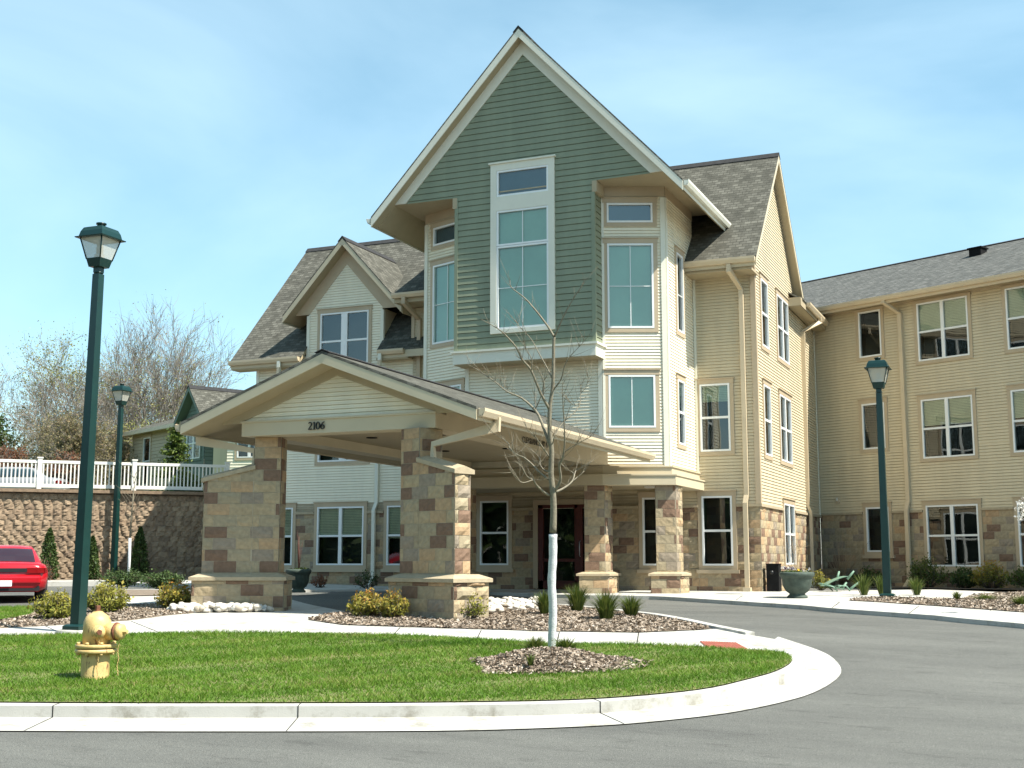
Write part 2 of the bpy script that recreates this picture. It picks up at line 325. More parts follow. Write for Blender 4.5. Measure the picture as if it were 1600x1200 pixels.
    def build(s, name, mats, parent=None, fix=False, uv=False):
        me = bpy.data.meshes.new(name); off = np.zeros(3)
        if parent is not None:
            q = parent
            while q is not None: off = off + np.array(q.location); q = q.parent
        vs = np.array(s.v, float).reshape(-1, 3) - off
        me.from_pydata(vs.tolist(), [], s.f); me.update()
        me.polygons.foreach_set('material_index', s.m); me.polygons.foreach_set('use_smooth', s.sm)
        if any(s.t):
            a = me.attributes.new('tint', 'FLOAT', 'FACE'); a.data.foreach_set('value', s.t)
        if fix:
            bm = bmesh.new(); bm.from_mesh(me); bmesh.ops.recalc_face_normals(bm, faces=bm.faces); bm.to_mesh(me); bm.free()
        if uv:
            ul = me.uv_layers.new(name='UVMap')
            for p in me.polygons:
                nn = np.array(p.normal)
                tx = unit(np.cross((0, 0, 1), nn)) if abs(nn[2]) < .999 else V(1, 0, 0)
                ty = np.cross(nn, tx)
                for li in p.loop_indices:
                    q = np.array(me.vertices[me.loops[li].vertex_index].co) + off; ul.data[li].uv = (q @ tx, q @ ty)
        for k in ([mats] if isinstance(mats, str) else mats): me.materials.append(MATS[k])
        o = bpy.data.objects.new(name, me); C.objects.link(o)
        if parent is not None: o.parent = parent
        return o
def thing(name, label, cat, loc, group=None, rz=0.):
    o = bpy.data.objects.new(name, None); C.objects.link(o); o.location = tuple(map(float, loc)); o.rotation_euler = (0, 0, rz)
    o.empty_display_size = .2; o['label'] = label; o['category'] = cat
    if group: o['group'] = group
    return o
def tag(o, label, cat, group=None):
    o['label'] = label; o['category'] = cat
    if group: o['group'] = group
    return o
def kids(o): return [x for x in C.objects if x.parent is o]
def dup(root, loc, label, rz=0., sc=1., group=None):
    def rec(o, par):
        c = o.copy(); C.objects.link(c)
        if par is not None: c.parent = par
        for k in kids(o): rec(k, c)
        return c
    c = rec(root, None); c.location = tuple(map(float, loc)); c.rotation_euler = (0, 0, rz)
    c.scale = (sc,) * 3 if np.isscalar(sc) else sc
    c['label'] = label
    if group: c['group'] = group
    return c

# ------------------------------------------------------------------ cladding: lapped siding and split-face stone laid on a wall frame
def segs(lo, hi, a, b, holes):
    """horizontal runs of the strip a..b left free by the holes; lo/hi give the wall's edges at a height"""
    m = (a + b) / 2; cut = sorted([(h[0], h[1]) for h in holes if h[2] < m < h[3]])
    out = []; la, lb = lo(a), lo(b)
    for h0, h1 in cut:
        if h0 > min(la, lb) + 1e-6: out.append((la, lb, h0, h0))
        la = lb = h1
    ha, hb = hi(a), hi(b)
    if max(ha, hb) > min(la, lb) + 1e-6: out.append((la, lb, max(ha, la), max(hb, lb)))
    return out
def siding(mb, O, U, N, u0, u1, v0, v1, holes=(), exp=.1, lip=.017, lo=None, hi=None, m=0):
    O, U, N = map(np.asarray, (O, U, N)); lo = lo or (lambda v: u0); hi = hi or (lambda v: u1)
    vs = {round(v0, 4), round(v1, 4)}
    k = math.ceil(v0 / exp)
    while k * exp < v1: vs.add(round(k * exp, 4)); k += 1
    for h in holes:
        for q in h[2:4]:
            if v0 < q < v1: vs.add(round(q, 4))
    vs = sorted(vs); P = lambda u, v, o: O + U * u + V(0, 0, v) + N * o; gr = min(.014, exp * .14)
    for a, b in zip(vs[:-1], vs[1:]):
        if b - a < 1e-4: continue
        f0 = math.floor((a + b) / 2 / exp); oa = lip * (1 - (a / exp - f0)); ob = lip * (1 - (b / exp - f0))
        for la, lb, ha, hb in segs(lo, hi, a, b, holes):
            if abs(b / exp - round(b / exp)) < 1e-3 and b - a > gr * 1.5:      # lap joint: the board tucks into a groove under the next one
                c = b - gr; k_ = gr / (b - a); lc, hc = lb + (la - lb) * k_, hb + (ha - hb) * k_; oc = lip * (1 - (c / exp - f0))
                mb.quad(P(la, a, oa), P(ha, a, oa), P(hc, c, oc), P(lc, c, oc), m); mb.quad(P(lc, c, oc), P(hc, c, oc), P(hb, b, -.016), P(lb, b, -.016), m)
            else: mb.quad(P(la, a, oa), P(ha, a, oa), P(hb, b, ob), P(lb, b, ob), m)
            if abs(a / exp - round(a / exp)) < 1e-3: mb.quad(P(la, a, -.016), P(ha, a, -.016), P(ha, a, oa), P(la, a, oa), m)
rs = random.Random(7)
def noise3(p, s=1.):
    x, y, z = p[0] * s, p[1] * s, p[2] * s
    return (math.sin(x * 12.9 + y * 7.1 + z * 3.3) + math.sin(x * 5.7 - y * 11.3 + z * 9.1 + 1.7) + math.sin(-x * 8.2 + y * 3.9 + z * 14.7 + .6)) / 3
def stone(mb, O, U, N, u0, u1, v0, v1, holes=(), bulge=.012, rough=.010, top=None, L=.41, H=.2032, phase=0., gap=.007, mort=True, nu=5, nv=3, split=0.):
    """courses of blocks, each a small bulged grid; top(u) lowers the upper edge for sloping walls"""
    O, U, N = map(np.asarray, (O, U, N)); P = lambda u, v, o: O + U * u + V(0, 0, v) + N * o
    if mort:
        for a, b in [(v0, v1)] if not holes else list(zip(sorted({v0, v1, *[q for h in holes for q in h[2:4] if v0 < q < v1]})[:-1], sorted({v0, v1, *[q for h in holes for q in h[2:4] if v0 < q < v1]})[1:])):
            for la, lb, ha, hb in segs(lambda v: u0, lambda v: u1, a, b, holes):
                if top is None: mb.quad(P(la, a, .001), P(ha, a, .001), P(hb, b, .001), P(lb, b, .001), 1)
                else: mb.quad(P(la, a, .001), P(ha, a, .001), P(hb, min(b, top(hb)), .001), P(lb, min(b, top(lb)), .001), 1)
    k = math.floor(v0 / H + 1e-6)
    while k * H < v1 - .01:
        a, b = max(v0, k * H), min(v1, (k + 1) * H); cr = random.Random(k * 77 + int(phase * 100)); st = cr.random() * L * .3 + (k % 2) * L * .5 + phase
        if b - a > .03:
            cuts = sorted({a, b, *[q for h in holes for q in h[2:4] if a < q < b]})
            for a2, b2 in zip(cuts[:-1], cuts[1:]):
                for la, _, ha, _ in segs(lambda v: u0, lambda v: u1, a2, b2, holes):
                    j = math.floor((la - st) / L)
                    while st + j * L < ha - 1e-6:
                        x0, x1 = max(la, st + j * L), min(ha, st + (j + 1) * L); j += 1
                        if x1 - x0 < .03: continue
                        br = random.Random(hash((k, j, round(phase * 100), round(float(O[0]) * 10))) & 0xffffff); t = (.618 * j + .37 * k + phase * 3.1 + .22 * br.random()) % 1 + .001; ex = br.uniform(-.3, 1) * rough
                        g0, g1, h0, h1 = x0 + gap / 2, x1 - gap / 2, a2 + gap / 2, b2 - gap / 2
                        if top is not None:
                            tm = min(top(x0), top(x1))
                            if tm < h0 + .03: continue
                        n1, n2 = max(2, round(nu * (x1 - x0) / L)), nv
                        vs = []
                        for q in range(n2 + 1):
                            for p in range(n1 + 1):
                                u = g0 + (g1 - g0) * p / n1; vv = h0 + (h1 - h0) * q / n2
                                if top is not None: vv = min(vv, top(u))
                                e = (p in (0, n1)) or (q in (0, n2))
                                pt = P(u, vv, 0)
                                o = .007 if e else bulge + ex + rough * noise3(pt, 1.9 / .4)
                                if split: 
                                    c = abs(p / n1 - .5) * 2; o = split * (1 - c ** 2 * .8) * (1 if not e else .75) + (rough * noise3(pt, 4) if not e else 0) - (.03 if q == n2 else 0)
                                vs.append(P(u, vv, max(.0015, o)))
                        fs = [(q * (n1 + 1) + p, q * (n1 + 1) + p + 1, (q + 1) * (n1 + 1) + p + 1, (q + 1) * (n1 + 1) + p) for q in range(n2) for p in range(n1)]
                        mb.add(vs, fs, 0, t)
        k += 1

# ------------------------------------------------------------------ windows
def window(bld, O, U, N, u0, u1, v0, v1, kind='double', trim='tan_trim', blind=.0, tw=.10, head=.12, shade=None, grid=None, depth=.30, sill=False, gls='window_glass', base=.012):
    """one window: vinyl frame (the part) with trim, panes, blinds and a dark room box as sub-parts; N points outdoors"""
    O, U, N = map(np.asarray, (O, U, N)); P = lambda u, v, o: O + U * u + V(0, 0, v) + N * o
    def bar(mb, a0, a1, b0, b1, o0, o1, m=0): mb.obox(P((a0 + a1) / 2, (b0 + b1) / 2, (o0 + o1) / 2), U * (a1 - a0) / 2, V(0, 0, (b1 - b0) / 2), N * (o1 - o0) / 2, m)
    fw = .045; mb = MB(); o0, o1 = -.05, base + .028
    bar(mb, u0, u0 + fw, v0, v1, o0, o1); bar(mb, u1 - fw, u1, v0, v1, o0, o1); bar(mb, u0 + fw, u1 - fw, v0, v0 + fw, o0, o1); bar(mb, u0 + fw, u1 - fw, v1 - fw, v1, o0, o1)
    a0, a1, b0, b1 = u0 + fw, u1 - fw, v0 + fw, v1 - fw; um, vm = (u0 + u1) / 2, (v0 + v1) / 2 - .0; panes = []
    if kind in ('double', 'pair'):
        mw = .05 if kind == 'double' else .10
        bar(mb, um - mw, um + mw, b0, b1, o0, o1 - .004); cols = [(a0, um - mw), (um + mw, a1)]
    else: cols = [(a0, a1)]
    if kind in ('double', 'pair', 'single'):
        for c0, c1 in cols: bar(mb, c0, c1, vm - .028, vm + .028, o0, o1 - .012)
        for c0, c1 in cols: panes += [(c0, c1, vm + .028, b1), (c0, c1, b0, vm - .028)]
    else: panes += [(a0, a1, b0, b1)]
    if grid:
        if grid.get('v'): bar(mb, um - .009, um + .009, b0, b1, base - .012, base + .004)
        for g in grid.get('h', []) if isinstance(grid, dict) else []: bar(mb, a0, a1, g - .009, g + .009, base - .012, base + .0035)
    fr = mb.build('window', 'white_vinyl', bld)
    pb = MB()
    for c0, c1, d0, d1 in panes: pb.quad(P(c0, d0, base - .018), P(c1, d0, base - .018), P(c1, d1, base - .018), P(c0, d1, base - .018))
    pb.build('pane', gls, fr)
    ib = MB()   # room behind: five faces of a box
    I0, I1 = -.02, -depth
    q = [P(u0, v0, I0), P(u1, v0, I0), P(u1, v1, I0), P(u0, v1, I0), P(u0, v0, I1), P(u1, v0, I1), P(u1, v1, I1), P(u0, v1, I1)]
    ib.add(q, [(4, 5, 6, 7), (0, 1, 5, 4), (1, 2, 6, 5), (2, 3, 7, 6), (3, 0, 4, 7)])
    ib.build('room', 'interior', fr)
    if shade:
        sb = MB(); sb.quad(P(a0, b0, -.07), P(a1, b0, -.07), P(a1, b1, -.07), P(a0, b1, -.07)); sb.build('roller_shade', shade, fr)
    elif blind:
        sb = MB(); vb = b1 - (b1 - b0) * blind; v = b1
        while v > vb:
            for c0, c1 in cols: sb.quad(P(c0, v - .041, -.066), P(c1, v - .041, -.066), P(c1, v - .003, -.050), P(c0, v - .003, -.050))
            v -= .045
        sb.build('blind', 'blind', fr)
    if trim:
        tb = MB(); p1 = base + .022; e = .003
        bar(tb, u0 - tw, u0 - e, v0 - tw, v1 + e, 0, p1); bar(tb, u1 + e, u1 + tw, v0 - tw, v1 + e, 0, p1); bar(tb, u0 - e, u1 + e, v0 - tw, v0 - e, 0, p1)
        bar(tb, u0 - tw - .01, u1 + tw + .01, v1 + e, v1 + head, 0, p1 + .01); bar(tb, u0 - tw - .03, u1 + tw + .03, v1 + head, v1 + head + .022, 0, p1 + .035)
        if sill: bar(tb, u0 - tw - .05, u1 + tw + .05, v0 - tw - .09, v0 - tw, 0, p1 + .05)
        tb.build('window_trim', trim, fr)
    return (u0 - tw + .02, u1 + tw - .02, v0 - tw + .02, v1 + head - .02)

# ------------------------------------------------------------------ roofs
def gutter(mb, a, b, out, m=0):
    """K-style gutter from a to b; out is the outward horizontal direction, a/b its top inner edge"""
    mb.mark(); a, b, out = map(np.asarray, (a, b, out)); prof = [(0, 0), (.012, 0), (.012, -.115), (.07, -.115), (.105, -.045), (.105, .004), (.122, .004), (.122, -.05), (.082, -.13), (0, -.13)]
    mb.prism([a + out * x + V(0, 0, z) for x, z in prof], b - a, m)
    mb.quad(a + out * .005 + V(0, 0, -.01), a + out * .115 + V(0, 0, -.01), a + out * .08 + V(0, 0, -.12), a + out * .005 + V(0, 0, -.12), m)
    mb.quad(b + out * .005 + V(0, 0, -.01), b + out * .115 + V(0, 0, -.01), b + out * .08 + V(0, 0, -.12), b + out * .005 + V(0, 0, -.12), m)
def gable_roof(bld, O, A, B, a0, a1, zr, slope, b, t=.24, trim='cream_trim', gut='gutter_white', under='soffit', shingle='shingle', rakes=(True, False), sides=(-1, 1), guts=(True, True), cap=True, fas=.20, g_in=.0):
    O, A, B = map(np.asarray, (O, A, B)); P = lambda a, q, z: O + A * a + B * q + V(0, 0, z)
    r, s_, f, g = MB(), MB(), MB(), MB()
    for i, s in enumerate(sides):
        f.mark(); s_.mark()
        top = [P(a0, 0, zr), P(a1, 0, zr), P(a1, s * b, zr - slope * b), P(a0, s * b, zr - slope * b)]
        r.prism([p - V(0, 0, .045) for p in top], (0, 0, .045))
        i0, i1 = a0 + .035, a1 - .035; bb = b - .02
        un = [P(i0, 0, zr - t), P(i1, 0, zr - t), P(i1, s * bb, zr - slope * bb - t), P(i0, s * bb, zr - slope * bb - t)]
        s_.prism(un, (0, 0, t - .05))
        for k, e in enumerate((a0, a1)):
            if rakes[k]:
                d = .03 if k == 0 else -.03
                f.prism([P(e + d * .1, 0, zr - .05), P(e + d * .1, s * b, zr - slope * b - .05), P(e + d * .1, s * b, zr - slope * b - t - .015), P(e + d * .1, 0, zr - t - .015)], A * d)
        f.prism([P(a0 + .04, s * b, zr - slope * b - .05), P(a1 - .04, s * b, zr - slope * b - .05), P(a1 - .04, s * b, zr - slope * b - .05 - fas), P(a0 + .04, s * b, zr - slope * b - .05 - fas)], B * s * .018)
        if guts[i]: gutter(g, P(a0 + .02 + g_in, s * (b + .02), zr - slope * b - .03), P(a1 - .02, s * (b + .02), zr - slope * b - .03), B * s)
    if cap:
        w = .14
        for s in (-1, 1): r.prism([P(a0 - .01, 0, zr + .02), P(a1, 0, zr + .02), P(a1, s * w, zr + .02 - slope * w), P(a0 - .01, s * w, zr + .02 - slope * w)], (0, 0, .015), 1)
    ro = r.build('roof', [shingle, 'ridge_cap'], bld, fix=True, uv=True)
    s_.build_each('soffit', under, bld, fix=True); f.build_each('fascia', trim, bld, fix=True)
    if g.f: g.build_each('gutter', gut, bld, fix=True)
    return ro

# ================================================================== GROUND
BRK = [p for p in PY if -60 < p < 700] + [3, 8, 12, 16, 19.7, 23, 34]
def drape(mb, poly, dz, m=0, skirt=0.):
    """a flat outline (x, y) laid on the ground profile dz above it; skirt adds a vertical edge downwards"""
    bm = bmesh.new(); vs = [bm.verts.new((float(p[0]), float(p[1]), 0)) for p in poly]; bm.faces.new(vs)
    bmesh.ops.triangulate(bm, faces=bm.faces[:])
    for d in BRK:
        co = FH * d; bmesh.ops.bisect_plane(bm, geom=bm.verts[:] + bm.edges[:] + bm.faces[:], plane_co=co, plane_no=FH, dist=1e-5)
    bm.verts.index_update(); bm.normal_update()
    pts = [(v.co.x, v.co.y, gz(v.co.x, v.co.y) + (dz(v.co.x * FH[0] + v.co.y * FH[1]) if callable(dz) else dz)) for v in bm.verts]
    fs = [[v.index for v in (f.verts if f.normal.z >= 0 else reversed(f.verts))] for f in bm.faces]
    mb.add(pts, fs, m)
    if skirt:
        for e in bm.edges:
            if len(e.link_faces) == 1:
                a, b = e.verts; A = V(*pts[a.index]); B = V(*pts[b.index])
                mb.quad(A, B, B - V(0, 0, skirt), A - V(0, 0, skirt), m)
    bm.free()
def px(pts, h=0.): return [tuple(ong(x, y, h)[:2]) for x, y in pts]
def smooth(pts, n=4):
    """Catmull-Rom through an open outline"""
    pts = [np.array(p, float) for p in pts]; out = []
    for i in range(len(pts) - 1):
        p0, p1, p2, p3 = pts[max(i - 1, 0)], pts[i], pts[i + 1], pts[min(i + 2, len(pts) - 1)]
        for k in range(n):
            t = k / n; out.append(.5 * ((2 * p1) + (-p0 + p2) * t + (2 * p0 - 5 * p1 + 4 * p2 - p3) * t * t + (-p0 + 3 * p1 - 3 * p2 + p3) * t ** 3))
    return out + [pts[-1]]
def struct(name, mb, mats, **kw):
    o = mb.build(name, mats, **kw); o['kind'] = 'structure'; return o
def W2(s, t): return tuple((RT * s + FH * t)[:2])       # sideways, ahead -> x, y
g = MB(); drape(g, [W2(-500, -55), W2(500, -55), W2(500, 690), W2(-500, 690)], -.30); struct('ground', g, 'soil')
RD_ = lambda d: float(np.interp(d, [13.6, 18.4], [-.13, -.075]))
# asphalt under everything that is paved
a = MB(); drape(a, [W2(-60, -40), W2(40, -40), W2(40, 40), W2(-60, 40)], RD_); struct('road', a, 'asphalt')

# the lawn island with its curb: outlines surveyed from the photo onto the ground
lawn_front = [(-160, 1095), (0, 1098), (200, 1099), (470, 1099), (680, 1098), (867, 1095), (980, 1089), (1092, 1078), (1167, 1062), (1212, 1049), (1236, 1035), (1231, 1023), (1205, 1018)]
lawn_back = [(1167, 1016), (1092, 1011), (999, 1008), (860, 1006), (660, 994), (460, 989.5), (260, 990), (105, 992), (0, 994), (-160, 998)]
lf, lb = smooth(px(lawn_front)), px(lawn_back)
lawn = MB(); lawn_poly = lf + lb; drape(lawn, lawn_poly, .012); struct('lawn', lawn, 'turf')
def offset(line, d):
    out = []
    for i in range(len(line)):
        t = np.array(line[min(i + 1, len(line) - 1)]) - np.array(line[max(i - 1, 0)]); t /= np.linalg.norm(t); out.append(np.array(line[i]) + d * np.array([t[1], -t[0]]))
    return out
curb_in = smooth(px(lawn_front + [(1170, 1008)]), 4)
curb_out = offset(curb_in, .16)
gut_px = [(-160, 1141), (0, 1142), (300, 1143), (680, 1142), (867, 1137), (980, 1131), (1092, 1120), (1167, 1109), (1242, 1092), (1290, 1074), (1314, 1054), (1306, 1036), (1280, 1021), (1216, 1001)]
gut_out = smooth(px(gut_px, -.12), 4)
cb = MB(); drape(cb, curb_in + [tuple(p) for p in curb_out[::-1]], 0., 0, .16)
k = len(curb_out); idx = np.linspace(0, len(gut_out) - 1, k); go = np.array(gut_out); gi = [tuple(go[int(i)] * (1 - i % 1) + go[min(int(i) + 1, len(go) - 1)] * (i % 1)) for i in idx]
def rdh(p): return RD_(p[0] * FH[0] + p[1] * FH[1])
def gpt(p, h): return V(p[0], p[1], gz(p[0], p[1]) + h)
for i in range(k - 1):   # gutter pan, dished towards the curb
    ci, cj = np.array(curb_out[i]), np.array(curb_out[i + 1])
    cb.quad(gpt(ci, rdh(ci) + .022), gpt(gi[i], rdh(gi[i]) + .012), gpt(gi[i + 1], rdh(gi[i + 1]) + .012), gpt(cj, rdh(cj) + .022))
struct('curb', cb, 'concrete')
jb = MB()      # joints sawn across curb and pan
for x0 in (56, 467, 974):
    q = ong(x0, 1106)[:2]; i = int(np.argmin([np.linalg.norm(np.array(c_) - q) for c_ in curb_out])); ci, ce, cg = np.array(curb_in[i]), np.array(curb_out[i]), None; od = (ce - ci) / np.linalg.norm(ce - ci); tn = np.array([-od[1], od[0]]) * .005; gd = np.vstack([np.linspace(gut_out[k_], gut_out[k_ + 1], 40) for k_ in range(len(gut_out) - 1)]); cg = ce + od * (np.min(np.linalg.norm(gd - ce, axis=1)) - .004); ce = ce + od * .003
    for a_, za, b_, zb in ((ci, .003, ce, .003), (ce, .003, ce, rdh(ce) + .024), (ce, rdh(ce) + .025, cg, rdh(cg) + .015)): jb.quad(gpt(a_ - tn, za), gpt(a_ + tn, za), gpt(b_ + tn, zb), gpt(b_ - tn, zb))
struct('curb_joint', jb, 'vent_black')

# front walk, ramp and driveway edge
walk_bot = [(-160, 998), (0, 994), (105, 992), (260, 990), (460, 989.5), (660, 994), (860, 1006), (999, 1008), (1092, 1011), (1167, 1016), (1205, 1018), (1238, 1022), (1268, 1018), (1244, 1008), (1217, 1000), (1165, 991)]
walk_top = [(1122, 983), (1090, 985), (999, 989), (860, 987), (660, 981), (535, 977), (481, 969), (510, 962), (547, 957), (495, 947), (470, 941), (455, 937), (432, 944), (410, 949), (335, 955), (260, 962), (200, 970), (115, 976), (0, 982), (-160, 990)]
w = MB(); drape(w, px(walk_bot + walk_top), .002, 0, .15); struct('sidewalk', w, 'concrete')
wj = MB()
for (x0, y0), (x1, y1) in (((995, 1007), (998, 989)), ((870, 1006), (874, 988)), ((745, 999), (752, 985)), ((615, 992), (625, 981)), ((400, 989), (345, 956)), ((250, 989), (205, 971)), ((100, 992), (70, 978)), ((1150, 938), (1160, 931)), ((1300, 950), (1312, 941)), ((1420, 959), (1436, 947)), ((1530, 968), (1548, 954))):
    p, q = ong(x0, y0), ong(x1, y1); n_ = unit(V(-(q - p)[1], (q - p)[0], 0)); wj.obox((p + q) / 2 + V(0, 0, .003), n_ * .006, (q - p) / 2, V(0, 0, .003))
struct('sidewalk_joint', wj, 'vent_black')
tp = MB(); drape(tp, px([(1093, 1003), (1150, 1005), (1170, 1016), (1106, 1013)]), .010); struct('tactile_paving', tp, 'brick_red')
tq = [ong(x, y) for x, y in ((1093, 1003), (1150, 1005), (1170, 1016), (1106, 1013))]; td = MB()
for i in range(14):
    for j in range(8):
        u, v = (i + .5) / 14, (j + .5) / 8; c = (tq[0] * (1 - u) + tq[1] * u) * (1 - v) + (tq[3] * (1 - u) + tq[2] * u) * v; td.lathe([(.018, .009), (.016, .016), (.008, .019)], c, 6)
struct('tactile_paving', td, 'brick_red')
# island nose curb and thin edging round the canopy bed
edge = MB(); e1 = smooth(px([(820, 944), (867, 947), (920, 951.5), (1006, 961), (1060, 970), (1111, 981), (1165, 992)]), 3); drape(edge, e1 + [tuple(p) for p in offset(e1, -.15)[::-1]], .035, 0, .16)
struct('curb_edging', edge, 'concrete')

# planting beds
bed2 = MB(); bed2_poly = px([(481, 969), (535, 977), (660, 981), (860, 987), (999, 989), (1090, 985), (1111, 983), (1060, 971), (1006, 962), (920, 952.5), (867, 948), (820, 945), (740, 944), (640, 948), (547, 957.5), (510, 962)])
drape(bed2, bed2_poly, .015); struct('mulch_bed', bed2, 'soil')
bed1 = MB(); bed1_poly = px([(-160, 988), (-160, 978), (0, 972), (50, 963), (66, 948), (100, 944), (190, 947), (247, 945), (300, 936), (420, 938), (440, 941), (410, 949), (335, 955), (260, 962), (200, 970), (115, 976), (0, 982)])
drape(bed1, bed1_poly, .012, 0, .14); struct('mulch_bed', bed1, 'soil')
ring = MB(); ring_poly = [tuple((ong(856, 1041) + RT * (.86 + .09 * math.sin(3 * w + 1) + .05 * math.sin(7 * w)) * np.sign(math.cos(w)) * abs(math.cos(w)) ** .8 + FH * (.74 + .08 * math.sin(2 * w) + .05 * math.sin(5 * w)) * np.sign(math.sin(w)) * abs(math.sin(w)) ** .75)[:2]) for w in np.linspace(0, 2 * math.pi, 36, endpoint=False)]
rc = np.mean(ring_poly, axis=0)
for i in range(36):
    a_, b_ = np.array(ring_poly[i]), np.array(ring_poly[(i + 1) % 36]); pr = [(1, .015), (.75, .06), (.4, .15), (0, .19)]
    for (k0, z0), (k1, z1) in zip(pr[:-1], pr[1:]):
        q = [rc + (a_ - rc) * k0, rc + (b_ - rc) * k0, rc + (b_ - rc) * k1, rc + (a_ - rc) * k1]; zz = (z0, z0, z1, z1)
        ring.poly([gpt(p, z) for p, z in zip(q, zz)])
struct('mulch_bed', ring, 'soil')
patch = MB(); patch_poly = px([(-160, 976), (0, 972), (50, 962), (64, 949), (0, 951), (-160, 953)]); drape(patch, patch_poly, .02, 0, .14); struct('lawn', patch, 'turf')

# walk along the building and the beds beside the wing
bw_front = smooth(px([(560, 921), (700, 922.5), (867, 929), (1015, 931.5), (1105, 936.5), (1240, 945), (1300, 950.5), (1400, 957.5), (1500, 966), (1600, 975), (1760, 992)]), 3)
bw_back = [W2(14, 20.5), W2(11, 33), tuple((ong(1325, 929) + FH * 3)[:2]), (-6.3, 31.0), (-6.5, 30.7), (-24, 30.7), (-24, 28.4), tuple(px([(462, 922)])[0])]
bwk = MB(); drape(bwk, bw_front + bw_back, .004, 0, .15); struct('sidewalk', bwk, 'concrete')
bed3 = MB(); bed3_poly = px([(1325, 939), (1345, 935.5), (1400, 935), (1500, 938), (1520, 931), (1600, 927), (1760, 930), (1760, 974), (1600, 957.5), (1450, 946.5), (1375, 941.5)]); drape(bed3, bed3_poly, .02); struct('mulch_bed', bed3, 'soil')
WQ = V(-3.276, 37.813, 0); RDV = unit(V(.9035, -.4286, 0)); WN = unit(V(-.4286, -.9035, 0))     # the wing's front: a point, its run to the right, its outward side
def WP(t, z=0., o=0.): return WQ + RDV * t + WN * o + V(0, 0, z)
bed4 = MB(); drape(bed4, [WP(-2.9)[:2], WP(9)[:2], WP(9, 0, 1.7)[:2], WP(-2.3, 0, 1.5)[:2]], .012); struct('mulch_bed', bed4, 'soil')
# walks and beds across the parking court at the foot of the retaining wall
RW0 = V(-27.02, 31.79, 0); RWD = unit(V(.728, .685, 0)); RWN = unit(V(.685, -.728, 0))
def RP(t, z=0., o=0.): return RW0 + RWD * t + RWN * o + V(0, 0, z)
bed5 = MB(); drape(bed5, [RP(-14)[:2], RP(5)[:2], RP(5, 0, 1.5)[:2], RP(-14, 0, 1.5)[:2]], .012, 0, .14); struct('mulch_bed', bed5, 'soil')
wk2 = MB(); drape(wk2, [RP(-14, 0, 1.5)[:2], RP(5, 0, 1.5)[:2], RP(5, 0, 3.2)[:2], RP(-14, 0, 3.2)[:2]], .002, 0, .15); struct('sidewalk', wk2, 'concrete')
wk3 = MB(); drape(wk3, px([(150, 931), (190, 921), (285, 921), (305, 932), (290, 944), (190, 945), (165, 940)]), .004, 0, .15); struct('sidewalk', wk3, 'concrete')
bed6 = MB(); drape(bed6, px([(158, 929), (192, 922.5), (282, 922.5), (296, 931), (196, 932)]), .02); struct('mulch_bed', bed6, 'soil')
# upper terrace behind the retaining wall
ter = MB(); ter.poly([RP(-60, 3.77, -.2), RP(9, 3.77, -.2), RP(9, 3.77, -260), RP(-220, 3.77, -260), RP(-220, 3.77, -.2)]); struct('terrace', ter, 'terrace_turf')

# ================================================================== MAIN BUILDING
YM, XE = 30.638, -6.55
X_, Y_ = V(1, 0, 0), V(0, 1, 0)
lodge = thing('main_building', 'three storey cream and tan lodge with steep green central gable over stone entrance', 'building', (-11.35, 30.6, .85))
OW = V(0, YM, 0); NF = V(0, -1, 0)
ST = 3.0      # top of the stone base
# front wall, left stretch (cream) and right stretch (tan)
H = []; H2 = []
H.append(window(lodge, OW, X_, NF, -19.21, -17.69, 1.527, 3.165, 'double', blind=.5, sill=True))
H.append(window(lodge, OW, X_, NF, -21.55, -20.03, 1.527, 3.165, 'double', blind=.5, sill=True))
H.append(window(lodge, OW, X_, NF, -16.95, -15.43, 1.527, 3.165, 'double', blind=.55, sill=True))
H.append(window(lodge, OW, X_, NF, -19.24, -17.63, 4.45, 6.03, 'pair', blind=0))
H.append(window(lodge, OW, X_, NF, -14.10, -13.27, 1.532, 3.236, 'single', sill=True))
H.append(window(lodge, OW, X_, NF, -9.55, -8.80, 1.527, 3.236, 'single', sill=True))
H2.append(window(lodge, OW, X_, NF, -8.005, -7.235, 1.525, 3.241, 'single', sill=True))
H2.append(window(lodge, OW, X_, NF, -7.995, -7.227, 4.358, 6.064, 'single', blind=.25, gls='shade_glass'))
dorw = window(lodge, OW, X_, NF, -19.243, -17.637, 7.10, 8.78, 'pair', trim='tan_trim', gls='shade_glass', blind=0)
door_hole = (-12.50, -10.95, .8, 3.13)
Hs = H + [door_hole]
ws = MB(); siding(ws, OW, X_, NF, -21.40, -16.2, ST, 7.56, H + [dorw], .076); siding(ws, OW, X_, NF, -16.2, -14.5, ST, 9.0, H, .08, m=1)
siding(ws, OW, X_, NF, -14.5, -8.1, ST, 3.6, Hs, .08, m=1); siding(ws, OW, X_, NF, -8.1, XE, ST, 9.12, H2, .08, m=1)
siding(ws, OW, X_, NF, -19.66, -17.2, 7.56, 8.80, [dorw], .076)
siding(ws, OW, X_, NF, -19.66, -17.2, 8.80, 10.55, [], .076, lo=lambda v: -18.43 - max(0, (10.55 - v) / 1.08 * .96), hi=lambda v: -18.43 + max(0, (10.55 - v) / 1.08 * .96))
